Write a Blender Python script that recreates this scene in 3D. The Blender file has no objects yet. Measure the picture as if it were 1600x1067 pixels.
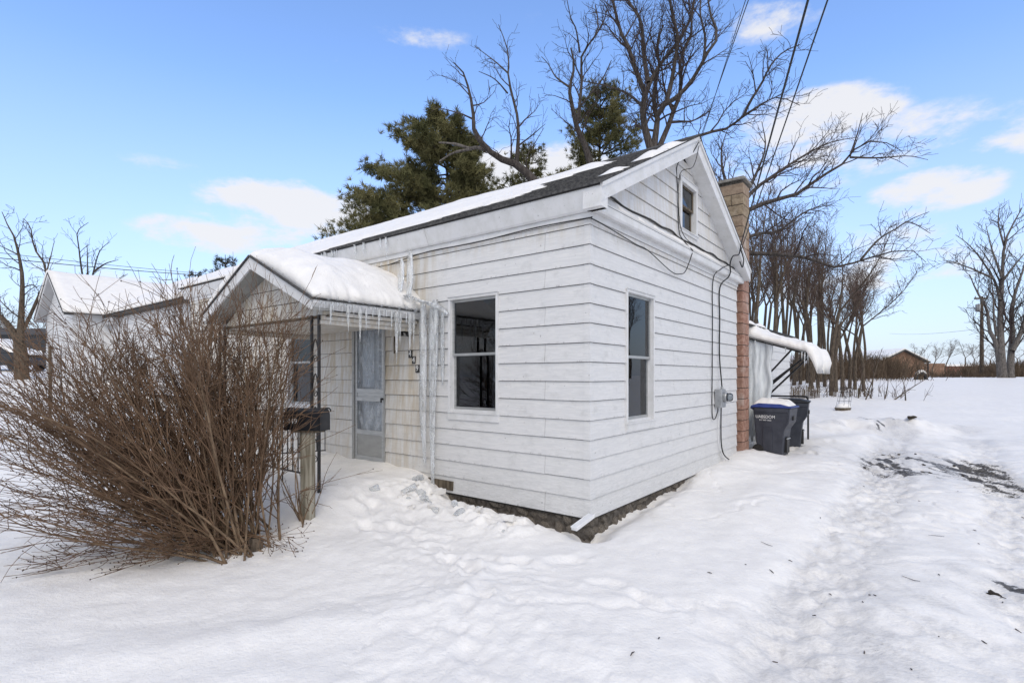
import bpy, bmesh, math, random
import numpy as np
from mathutils import Vector, Matrix

R = math.radians
SC = bpy.context.scene
COL = SC.collection

# ---------------------------------------------------------------- camera, sky, sun, exposure
CAMZ, F, HOR = 1.65, 826.0, 587.0
cd = bpy.data.cameras.new('camera')
cam = bpy.data.objects.new('camera', cd)
COL.objects.link(cam)
cam.location = (0, 0, CAMZ)
cam.rotation_euler = (R(90), 0, 0)
cd.sensor_width = 36.0
cd.lens = F / 1600 * 36
cd.shift_y = (HOR - 533.5) / 1600
cd.clip_start = 0.05
cd.clip_end = 4000
SC.camera = cam

SUN_EL, SUN_AZ = 44.0, 173.0          # azimuth clockwise from +Y: behind the camera, on its right-hand side
world = bpy.data.worlds.new('World')
SC.world = world
world.use_nodes = True
wn, wl = world.node_tree.nodes, world.node_tree.links
wn.clear()


def build_world():
    out = wn.new('ShaderNodeOutputWorld')
    bg = wn.new('ShaderNodeBackground')
    bg.inputs['Strength'].default_value = 0.12
    sky = wn.new('ShaderNodeTexSky')
    sky.sky_type = 'NISHITA'
    sky.sun_disc = False
    sky.sun_elevation = R(SUN_EL)
    sky.sun_rotation = R(SUN_AZ)
    sky.altitude = 200
    sky.air_density = 1.0
    sky.dust_density = 0.35
    sky.ozone_density = 1.6
    hsv = wn.new('ShaderNodeHueSaturation')
    hsv.inputs['Saturation'].default_value = 1.11
    hsv.inputs['Hue'].default_value = 0.507
    hsv.inputs['Value'].default_value = 2.85
    wl.new(sky.outputs[0], hsv.inputs['Color'])
    tc = wn.new('ShaderNodeTexCoord')
    nrm = wn.new('ShaderNodeVectorMath'); nrm.operation = 'NORMALIZE'
    wl.new(tc.outputs['Generated'], nrm.inputs[0])
    # clouds: soft heaps where they stand in the sky, broken by noise, and scattered wisps all round
    n1 = wn.new('ShaderNodeTexNoise')
    n1.inputs['Scale'].default_value = 9.0
    n1.inputs['Detail'].default_value = 9.0
    n1.inputs['Roughness'].default_value = 0.62
    sc = wn.new('ShaderNodeVectorMath'); sc.operation = 'MULTIPLY'
    sc.inputs[1].default_value = (1.0, 1.0, 2.2)
    wl.new(nrm.outputs[0], sc.inputs[0])
    wl.new(sc.outputs[0], n1.inputs['Vector'])

    def math_(op, a, b=None, clamp=False):
        m = wn.new('ShaderNodeMath'); m.operation = op; m.use_clamp = clamp
        for i, v in enumerate((a, b)):
            if v is None:
                continue
            if isinstance(v, (int, float)):
                m.inputs[i].default_value = v
            else:
                wl.new(v, m.inputs[i])
        return m.outputs[0]

    total = None
    # (pixel x, pixel y, half width, half height, weight) of the heaps, turned into directions
    heaps = [(470, 318, 125, 30, 1.05), (530, 345, 110, 34, .8), (320, 368, 85, 24, .95), (400, 355, 90, 30, .6), (1270, 186, 105, 36, 1.1), (1330, 235, 190, 42, .72), (1460, 298, 72, 32, 1.1),
             (1205, 32, 70, 26, .62), (655, 60, 80, 16, .42), (545, 95, 60, 12, .36), (1600, 212, 60, 24, 1.0),
             (840, 268, 120, 38, .95), (1350, 420, 200, 60, .55), (255, 260, 60, 12, .34), (150, 470, 200, 50, .5)]
    # larger heaps added out of view, to whiten the sky light on the snow
    fill_heaps = [(math.sin(a) * math.cos(e), math.cos(a) * math.cos(e), math.sin(e)) for a, e in
             ((1.5, .3), (1.9, .5), (2.3, .25), (2.7, .55), (3.1, .3), (3.5, .6), (3.9, .28), (4.3, .5), (4.7, .25), (2.1, .85), (3.0, .95), (4.0, .9), (1.3, .9), (5.0, .8), (.6, 1.15), (5.6, 1.2))]
    dirs = []
    for (px, py, hw, hh, w) in heaps:
        dirs.append((Vector(((px - 800) / F, 1, (HOR - py) / F)), hw / F, hh / F, w))
    for e in fill_heaps:
        dirs.append((Vector(e), .42, .20, 1.15))
    for (d, hw, hh, w) in dirs:
        L = d.length
        d = d.normalized()
        side = d.cross(Vector((0, 0, 1))).normalized()
        up = side.cross(d)
        dt = []
        for axis, half in ((side, hw / L), (up, hh / L)):
            v = wn.new('ShaderNodeVectorMath'); v.operation = 'DOT_PRODUCT'
            v.inputs[1].default_value = tuple(axis / half)
            wl.new(nrm.outputs[0], v.inputs[0])
            dt.append(math_('POWER', math_('ABSOLUTE', v.outputs['Value']), 2.0))
        fr = wn.new('ShaderNodeVectorMath'); fr.operation = 'DOT_PRODUCT'
        fr.inputs[1].default_value = tuple(d)
        wl.new(nrm.outputs[0], fr.inputs[0])
        front = math_('GREATER_THAN', fr.outputs['Value'], 0.3)
        g = math_('SUBTRACT', 1.0, math_('MULTIPLY', math_('ADD', dt[0], dt[1]), 0.5), True)
        g = math_('MULTIPLY', math_('MULTIPLY', g, front), w)
        total = g if total is None else math_('MAXIMUM', total, g)
    nz = math_('SUBTRACT', n1.outputs['Fac'], 0.5)
    c = math_('ADD', total, math_('MULTIPLY', nz, 3.6))
    ramp = wn.new('ShaderNodeMapRange')
    ramp.interpolation_type = 'SMOOTHSTEP'
    ramp.inputs['From Min'].default_value = 0.12
    ramp.inputs['From Max'].default_value = 0.98
    wl.new(math_('MULTIPLY', c, math_('MINIMUM', 1.0, math_('ADD', 0.25, math_('MULTIPLY', total, 1.6)))), ramp.inputs['Value'])
    # pale winter air towards the horizon
    sep = wn.new('ShaderNodeSeparateXYZ')
    wl.new(nrm.outputs[0], sep.inputs[0])
    hz = wn.new('ShaderNodeMapRange')
    hz.inputs['From Min'].default_value = 0.0
    hz.inputs['From Max'].default_value = 0.45
    hz.inputs['To Min'].default_value = 0.92
    hz.inputs['To Max'].default_value = 0.0
    wl.new(sep.outputs['Z'], hz.inputs['Value'])
    mixh = wn.new('ShaderNodeMix'); mixh.data_type = 'RGBA'
    mixh.inputs['B'].default_value = (4.7, 5.5, 7.4, 1)
    wl.new(hz.outputs[0], mixh.inputs['Factor'])
    wl.new(hsv.outputs[0], mixh.inputs['A'])
    mix = wn.new('ShaderNodeMix'); mix.data_type = 'RGBA'
    mix.inputs['B'].default_value = (8.0, 7.95, 8.1, 1)
    wl.new(math_('MULTIPLY', ramp.outputs[0], 0.92), mix.inputs['Factor'])
    wl.new(mixh.outputs['Result'], mix.inputs['A'])
    wl.new(mix.outputs['Result'], bg.inputs['Color'])
    wl.new(bg.outputs[0], out.inputs[0])


build_world()

sd = bpy.data.lights.new('sun', 'SUN')
sun = bpy.data.objects.new('sun', sd)
COL.objects.link(sun)
sd.energy = 1.5
sd.angle = R(38)
sd.color = (1.0, 0.905, 0.75)
sun_dir = Vector((math.sin(R(SUN_AZ)) * math.cos(R(SUN_EL)), math.cos(R(SUN_AZ)) * math.cos(R(SUN_EL)), math.sin(R(SUN_EL))))
sun.rotation_euler = sun_dir.to_track_quat('Z', 'Y').to_euler()

SC.view_settings.view_transform = 'Standard'
SC.view_settings.look = 'None'
SC.view_settings.exposure = -0.10
SC.view_settings.gamma = 1.0
SC.view_settings.use_curve_mapping = False
SC.cycles.max_bounces = 8
SC.cycles.transparent_max_bounces = 16


# ---------------------------------------------------------------- helpers
def at(x, y, d):
    """World point that stands d metres ahead and is seen at pixel (x, y) of the 1600 px photograph."""
    return Vector(((x - 800) / F * d, d, CAMZ - (y - HOR) / F * d))


C0 = Vector((0.803, 5.48, 0.0))                 # the house corner nearest to the camera
TV = Vector((0.617, 0.787, 0)).normalized()     # along the gable wall
SV = Vector((-TV.y, TV.x, 0))                   # along the front wall
HROT = math.atan2(TV.y, TV.x)


def hw(t, s, z):
    return C0 + TV * t + SV * s + Vector((0, 0, z))


def link(o, parent=None):
    COL.objects.link(o)
    if parent is not None:
        o.parent = parent
    return o


def thing(name, label, cat, loc=(0, 0, 0), rot=0.0, group=None):
    o = bpy.data.objects.new(name, None)
    o.empty_display_size = 0.2
    o.location = loc
    o.rotation_euler = (0, 0, rot)
    o['label'] = label
    o['category'] = cat
    if group:
        o['group'] = group
    return link(o)


def tag(o, label=None, cat=None, group=None, kind=None):
    for k, v in (('label', label), ('category', cat), ('group', group), ('kind', kind)):
        if v:
            o[k] = v
    return o


def copy_tree(o, parent=None):
    c = o.copy()
    COL.objects.link(c)
    c.parent = parent
    for ch in o.children:
        copy_tree(ch, c)
    return c


def np_mesh(name, verts, faces, smooth=False):
    """Mesh from an (N,3) array and an (M,k) array of faces (all k-gons)."""
    me = bpy.data.meshes.new(name)
    verts = np.ascontiguousarray(verts, dtype=np.float32)
    faces = np.ascontiguousarray(faces, dtype=np.int32)
    m, k = faces.shape
    me.vertices.add(len(verts))
    me.vertices.foreach_set('co', verts.ravel())
    me.loops.add(m * k)
    me.loops.foreach_set('vertex_index', faces.ravel())
    me.polygons.add(m)
    me.polygons.foreach_set('loop_start', np.arange(0, m * k, k, dtype=np.int32))
    me.polygons.foreach_set('loop_total', np.full(m, k, dtype=np.int32))
    me.polygons.foreach_set('use_smooth', np.full(m, smooth, dtype=bool))
    me.update(calc_edges=True)
    return me


def mesh_obj(name, me, mat=None, parent=None):
    if mat:
        me.materials.append(mat)
    return link(bpy.data.objects.new(name, me), parent)


class MB:
    """Collects shapes and links them as ONE mesh object."""

    def __init__(self):
        self.v, self.f, self.m = [], [], []
        self.mi = 0

    def add(self, vs, fs):
        b = len(self.v)
        self.v += [tuple(p) for p in vs]
        self.f += [tuple(b + i for i in q) for q in fs]
        self.m += [self.mi] * len(fs)
        return self

    def box(self, x0, x1, y0, y1, z0, z1, fn=None):
        vs = [(x, y, z) for z in (z0, z1) for (x, y) in ((x0, y0), (x1, y0), (x1, y1), (x0, y1))]
        if fn:
            vs = [fn(*p) for p in vs]
        return self.add(vs, [(3, 2, 1, 0), (4, 5, 6, 7), (0, 1, 5, 4), (1, 2, 6, 5), (2, 3, 7, 6), (3, 0, 4, 7)])

    def hexa(self, bot, top):
        return self.add(list(bot) + list(top), [(3, 2, 1, 0), (4, 5, 6, 7), (0, 1, 5, 4), (1, 2, 6, 5), (2, 3, 7, 6), (3, 0, 4, 7)])

    def prism(self, poly, a, b, fn):
        """poly: 2-D points; fn(u, v, w) gives the point; w runs from a to b."""
        n = len(poly)
        vs = [fn(u, v, a) for u, v in poly] + [fn(u, v, b) for u, v in poly]
        fs = [tuple(range(n - 1, -1, -1)), tuple(range(n, 2 * n))]
        fs += [(i, (i + 1) % n, n + (i + 1) % n, n + i) for i in range(n)]
        return self.add(vs, fs)

    def tube(self, pts, r, n=8, cap=True):
        pts = [Vector(p) for p in pts]
        rs = r if isinstance(r, (list, tuple)) else [r] * len(pts)
        vs, fs = [], []
        prev = None
        for i, p in enumerate(pts):
            t = (pts[min(i + 1, len(pts) - 1)] - pts[max(i - 1, 0)])
            if t.length < 1e-9:
                t = Vector((0, 0, 1))
            t.normalize()
            if prev is None:
                prev = t.orthogonal().normalized()
            u = (prev - t * prev.dot(t))
            u = u.normalized() if u.length > 1e-6 else t.orthogonal().normalized()
            prev = u
            w = t.cross(u)
            for k in range(n):
                a = 2 * math.pi * k / n
                vs.append(p + (u * math.cos(a) + w * math.sin(a)) * rs[i])
        for i in range(len(pts) - 1):
            for k in range(n):
                k2 = (k + 1) % n
                fs.append((i * n + k, i * n + k2, (i + 1) * n + k2, (i + 1) * n + k))
        if cap:
            fs.append(tuple(range(n - 1, -1, -1)))
            e = (len(pts) - 1) * n
            fs.append(tuple(range(e, e + n)))
        return self.add(vs, fs)

    def lathe(self, prof, n=16, c=(0, 0, 0), fn=None):
        """prof: (radius, height) pairs round the vertical axis through c."""
        vs, fs = [], []
        for (r, z) in prof:
            for k in range(n):
                a = 2 * math.pi * k / n
                p = (r * math.cos(a), r * math.sin(a), z)
                p = fn(*p) if fn else p
                vs.append((p[0] + c[0], p[1] + c[1], p[2] + c[2]))
        for i in range(len(prof) - 1):
            for k in range(n):
                k2 = (k + 1) % n
                fs.append((i * n + k, i * n + k2, (i + 1) * n + k2, (i + 1) * n + k))
        fs.append(tuple(range(n - 1, -1, -1)))
        e = (len(prof) - 1) * n
        fs.append(tuple(range(e, e + n)))
        return self.add(vs, fs)

    def build(self, name, mats, parent=None, smooth=False, recalc=True, bevel=0.0):
        me = bpy.data.meshes.new(name)
        me.from_pydata(self.v, [], self.f)
        mats = mats if isinstance(mats, (list, tuple)) else [mats]
        for m in mats:
            me.materials.append(m)
        if len(mats) > 1:
            me.polygons.foreach_set('material_index', np.array(self.m, dtype=np.int32))
        if recalc or bevel:
            bm = bmesh.new()
            bm.from_mesh(me)
            if bevel:
                bmesh.ops.bevel(bm, geom=[e for e in bm.edges if e.is_manifold and e.calc_face_angle(0) > 0.5], offset=bevel, segments=2, affect='EDGES', profile=0.5)
            if recalc:
                bmesh.ops.recalc_face_normals(bm, faces=bm.faces)
            bm.to_mesh(me)
            bm.free()
        if smooth:
            me.polygons.foreach_set('use_smooth', np.ones(len(me.polygons), dtype=bool))
        me.update()
        return link(bpy.data.objects.new(name, me), parent)


# value noise in numpy
def _hash(ix, iy, seed):
    h = (ix.astype(np.int64) * 374761393 + iy.astype(np.int64) * 668265263 + seed * 974711) & 0x7fffffff
    h = ((h ^ (h >> 13)) * 1274126177) & 0x7fffffff
    h = h ^ (h >> 16)
    return (h & 0xffff) / 65535.0


def vnoise(x, y, seed=0):
    x = np.asarray(x, dtype=np.float64); y = np.asarray(y, dtype=np.float64)
    ix, iy = np.floor(x), np.floor(y)
    fx, fy = x - ix, y - iy
    fx = fx * fx * fx * (fx * (fx * 6 - 15) + 10); fy = fy * fy * fy * (fy * (fy * 6 - 15) + 10)
    a = _hash(ix, iy, seed); b = _hash(ix + 1, iy, seed); c = _hash(ix, iy + 1, seed); d = _hash(ix + 1, iy + 1, seed)
    return (a + (b - a) * fx) * (1 - fy) + (c + (d - c) * fx) * fy - 0.5


def fbm(x, y, seed=0, octaves=4, gain=0.5):
    s, a, f = 0.0, 1.0, 1.0
    for o in range(octaves):
        s = s + a * vnoise(x * f + 17.3 * o, y * f - 9.1 * o, seed + o)
        a *= gain; f *= 2.03
    return s


def sstep(a, b, x):
    t = np.clip((np.asarray(x, dtype=np.float64) - a) / (b - a), 0, 1)
    return t * t * (3 - 2 * t)


# ---------------------------------------------------------------- materials
MATS = {}


class NT:
    def __init__(self, name):
        self.mat = bpy.data.materials.new(name)
        self.mat.use_nodes = True
        self.n, self.l = self.mat.node_tree.nodes, self.mat.node_tree.links
        self.b = self.n['Principled BSDF']
        self.tc = self.n.new('ShaderNodeTexCoord')

    def put(self, sock, v):
        if hasattr(v, 'is_linked') or hasattr(v, 'links'):
            self.l.new(v, sock)
        elif isinstance(v, (tuple, list)) and len(v) == 3 and sock.type == 'RGBA':
            sock.default_value = (*v, 1)
        else:
            sock.default_value = v

    def coords(self, scale=(1, 1, 1), kind='Object', loc=(0, 0, 0)):
        m = self.n.new('ShaderNodeMapping')
        m.inputs['Scale'].default_value = scale
        m.inputs['Location'].default_value = loc
        self.l.new(self.tc.outputs[kind], m.inputs['Vector'])
        return m.outputs[0]

    def noise(self, vec, scale, detail=4, rough=0.55, dist=0.0):
        t = self.n.new('ShaderNodeTexNoise')
        t.inputs['Scale'].default_value = scale
        t.inputs['Detail'].default_value = detail
        t.inputs['Roughness'].default_value = rough
        t.inputs['Distortion'].default_value = dist
        self.l.new(vec, t.inputs['Vector'])
        return t.outputs['Fac']

    def ramp(self, v, a, b, lo=0.0, hi=1.0):
        m = self.n.new('ShaderNodeMapRange')
        m.interpolation_type = 'SMOOTHSTEP'
        for k, x in (('From Min', a), ('From Max', b), ('To Min', lo), ('To Max', hi)):
            m.inputs[k].default_value = x
        self.l.new(v, m.inputs['Value'])
        return m.outputs[0]

    def mix(self, f, a, b):
        m = self.n.new('ShaderNodeMix'); m.data_type = 'RGBA'
        self.put(m.inputs['Factor'], f); self.put(m.inputs['A'], a); self.put(m.inputs['B'], b)
        return m.outputs['Result']

    def math(self, op, a, b=0.0):
        m = self.n.new('ShaderNodeMath'); m.operation = op
        self.put(m.inputs[0], a); self.put(m.inputs[1], b)
        return m.outputs[0]

    def bump(self, h, strength=0.3, dist=0.02, prev=None):
        b = self.n.new('ShaderNodeBump')
        b.inputs['Strength'].default_value = strength
        b.inputs['Distance'].default_value = dist
        self.l.new(h, b.inputs['Height'])
        if prev is not None:
            self.l.new(prev, b.inputs['Normal'])
        return b.outputs[0]

    def done(self, color=None, rough=0.6, normal=None, spec=0.4, metal=0.0, **kw):
        if color is not None:
            self.put(self.b.inputs['Base Color'], color)
        self.put(self.b.inputs['Roughness'], rough)
        self.put(self.b.inputs['Metallic'], metal)
        self.put(self.b.inputs['Specular IOR Level'], spec)
        if normal is not None:
            self.l.new(normal, self.b.inputs['Normal'])
        for k, v in kw.items():
            self.put(self.b.inputs[k], v)
        return self.mat


def m_simple(name, a, b, scale=8, rough=0.6, bump=0.2, stretch=(1, 1, 1), spec=0.4, metal=0.0, bd=0.01, detail=5):
    t = NT(name)
    n = t.noise(t.coords(stretch), scale, detail)
    return t.done(t.mix(t.ramp(n, .3, .7), a, b), rough, t.bump(n, bump, bd) if bump else None, spec, metal)


def m_snow(name, dirt=False):
    t = NT(name)
    v = t.coords(kind='Object')
    n1 = t.noise(v, 5, 6, .6)
    n2 = t.noise(v, 38, 4, .6)
    n3 = t.noise(v, 230, 2, .5)
    nb = t.bump(n1, .35, .05)
    nb = t.bump(n2, .5, .016, nb)
    nb = t.bump(n3, .45, .004, nb)
    col = t.mix(t.ramp(n1, .3, .7), (.83, .808, .775), (.892, .870, .833))
    rough = 0.55
    if dirt:
        at_ = t.n.new('ShaderNodeAttribute'); at_.attribute_name = 'dirt'
        fine = t.noise(t.coords((.62, 1.5, 1)), 34, 8, .78)
        d = t.math('ADD', at_.outputs['Fac'], t.math('MULTIPLY', t.math('SUBTRACT', fine, .5), 1.7))
        grime = t.ramp(at_.outputs['Fac'], 0.02, .42, 0, .62)
        col = t.mix(t.math('MULTIPLY', grime, t.ramp(fine, .35, .65, .25, 1)), col, (.47, .46, .45))
        mud = t.mix(t.ramp(n2, .35, .65), (.035, .032, .03), (.12, .11, .10))
        col = t.mix(t.math('MULTIPLY', t.ramp(d, .60, .86), t.ramp(at_.outputs['Fac'], .30, .44)), col, mud)
    return t.done(col, rough, nb, .35)


def m_siding():
    t = NT('painted_siding')
    v = t.coords()
    streak = t.noise(t.coords((2.2, 2.2, 26)), 1.6, 6, .6, 1.2)
    fine = t.noise(t.coords((5, 5, 60)), 3, 4, .6, .8)
    col = t.mix(t.ramp(streak, .38, .64), (.62, .62, .62), (.685, .68, .675))
    col = t.mix(t.ramp(fine, .56, .70, 0, .22), col, (.52, .53, .55))
    # brown run-off stains on the porch wall and by the eaves
    sep = t.n.new('ShaderNodeSeparateXYZ'); t.l.new(v, sep.inputs[0])
    run = t.noise(t.coords((9, 9, .9)), 1.5, 6, .65)
    zone = t.math('MULTIPLY', t.ramp(sep.outputs['Y'], 2.0, 2.9), t.ramp(sep.outputs['Z'], .1, 1.9, .55, 1.0))
    st = t.math('MULTIPLY', t.ramp(run, .36, .68), zone)
    col = t.mix(t.math('MULTIPLY', zone, .35), col, (.56, .53, .46))
    col = t.mix(t.math('MULTIPLY', st, .8), col, (.44, .35, .22))
    eave = t.math('MULTIPLY', t.ramp(sep.outputs['Z'], 3.0, 3.32), t.ramp(run, .4, .65))
    col = t.mix(t.math('MULTIPLY', eave, .5), col, (.52, .46, .36))
    low = t.math('MULTIPLY', t.ramp(sep.outputs['Z'], .75, .2), t.ramp(fine, .42, .6))
    col = t.mix(t.math('MULTIPLY', low, .4), col, (.42, .42, .40))
    lap = t.math('FRACT', t.math('DIVIDE', t.math('SUBTRACT', sep.outputs['Z'], .17), .2032))
    dots = t.math('MULTIPLY', t.ramp(lap, .13, .02), t.ramp(t.noise(t.coords((1, 1, .3)), 21, 4, .7), .56, .70))
    col = t.mix(t.math('MULTIPLY', dots, .5), col, (.16, .155, .15))
    grub = t.noise(t.coords((1, 1, 1.5)), 4.5, 6, .7)
    col = t.mix(t.ramp(grub, .52, .72, 0, .38), col, (.43, .43, .42))
    spots = t.noise(v, 22, 2, .5)
    col = t.mix(t.ramp(spots, .74, .78, 0, .6), col, (.2, .19, .18))
    nb = t.bump(t.noise(t.coords((.8, .8, .8)), 3.0, 4), .6, .03)
    nb = t.bump(fine, .25, .003, nb)
    return t.done(col, .48, nb, .4)


def m_trim():
    t = NT('white_trim')
    n = t.noise(t.coords((3, 3, 3)), 2.2, 6, .65)
    f = t.noise(t.coords(), 40, 3)
    col = t.mix(t.ramp(n, .30, .66), (.615, .615, .605), (.70, .70, .705))
    col = t.mix(t.ramp(n, .64, .78, 0, .35), col, (.50, .48, .42))
    col = t.mix(t.ramp(f, .67, .74, 0, .6), col, (.17, .16, .15))
    return t.done(col, .5, t.bump(f, .12, .004), .4)


def m_block():
    t = NT('chimney_block')
    v = t.coords()
    sep = t.n.new('ShaderNodeSeparateXYZ'); t.l.new(v, sep.inputs[0])
    n = t.noise(v, 14, 6, .65)
    patch = t.noise(t.coords((1, 1, .8)), 2.6, 4)
    up = t.ramp(t.math('ADD', sep.outputs['Z'], t.math('MULTIPLY', patch, 1.4)), 3.9, 5.5)
    red = t.mix(t.ramp(n, .35, .65), (.26, .13, .09), (.44, .27, .21))
    tan = t.mix(t.ramp(n, .35, .65), (.20, .155, .10), (.36, .29, .20))
    col = t.mix(up, red, tan)
    oi = t.n.new('ShaderNodeObjectInfo')
    col = t.mix(t.math('MULTIPLY', oi.outputs['Random'], .5), col, (.30, .21, .17))
    col = t.mix(t.ramp(patch, .58, .72, 0, .5), col, (.50, .44, .40))
    return t.done(col, .9, t.bump(n, .5, .01), .2)


def m_ice():
    t = NT('ice')
    n = t.noise(t.coords((1, 1, .28)), 34, 5, .6)
    nb = t.bump(n, .35, .012)
    f = t.ramp(t.noise(t.coords((1, 1, .2)), 22, 4, .6), .35, .65)
    col = t.mix(f, (.93, .945, .955), (.86, .885, .905))
    return t.done(col, t.ramp(n, .3, .7, .10, .30), nb, .5, IOR=1.31, **{'Transmission Weight': t.ramp(f, 0, 1, .88, .5)})


def m_glass():
    t = NT('window_glass')
    n = t.noise(t.coords(), 1.6, 1)
    nb = t.bump(n, .04, .02)
    nt = t.mat.node_tree
    tr = t.n.new('ShaderNodeBsdfTransparent'); tr.inputs[0].default_value = (.55, .58, .60, 1)
    gl = t.n.new('ShaderNodeBsdfGlossy'); gl.inputs['Roughness'].default_value = .015
    gl.inputs['Color'].default_value = (.95, .97, 1, 1)
    t.l.new(nb, gl.inputs['Normal'])
    fr = t.n.new('ShaderNodeFresnel'); fr.inputs['IOR'].default_value = 1.55
    ad = t.math('MULTIPLY', fr.outputs[0], 1.0)
    mx = t.n.new('ShaderNodeMixShader')
    t.l.new(ad, mx.inputs[0]); t.l.new(tr.outputs[0], mx.inputs[1]); t.l.new(gl.outputs[0], mx.inputs[2])
    t.l.new(mx.outputs[0], t.n['Material Output'].inputs['Surface'])
    t.n.remove(t.b)
    return t.mat


def m_bark(name, a, b, scale=6):
    t = NT(name)
    n = t.noise(t.coords((4, 4, .7)), scale, 6, .65)
    return t.done(t.mix(t.ramp(n, .32, .68), a, b), .9, t.bump(n, .7, .03), .2)


def m_doorglass():
    t = NT('hazy_door_glass')
    n = t.noise(t.coords((1, 1, .6)), 9, 5)
    tr = t.n.new('ShaderNodeBsdfTransparent'); tr.inputs[0].default_value = (.86, .88, .90, 1)
    gl = t.n.new('ShaderNodeBsdfGlossy'); gl.inputs['Roughness'].default_value = .22
    df = t.n.new('ShaderNodeBsdfDiffuse'); df.inputs[0].default_value = (.62, .65, .68, 1)
    m1 = t.n.new('ShaderNodeMixShader'); m2 = t.n.new('ShaderNodeMixShader')
    m1.inputs[0].default_value = .06
    t.l.new(tr.outputs[0], m1.inputs[1]); t.l.new(gl.outputs[0], m1.inputs[2])
    t.l.new(t.ramp(n, .35, .75, .04, .42), m2.inputs[0])
    t.l.new(m1.outputs[0], m2.inputs[1]); t.l.new(df.outputs[0], m2.inputs[2])
    t.l.new(m2.outputs[0], t.n['Material Output'].inputs['Surface'])
    t.n.remove(t.b)
    return t.mat


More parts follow.
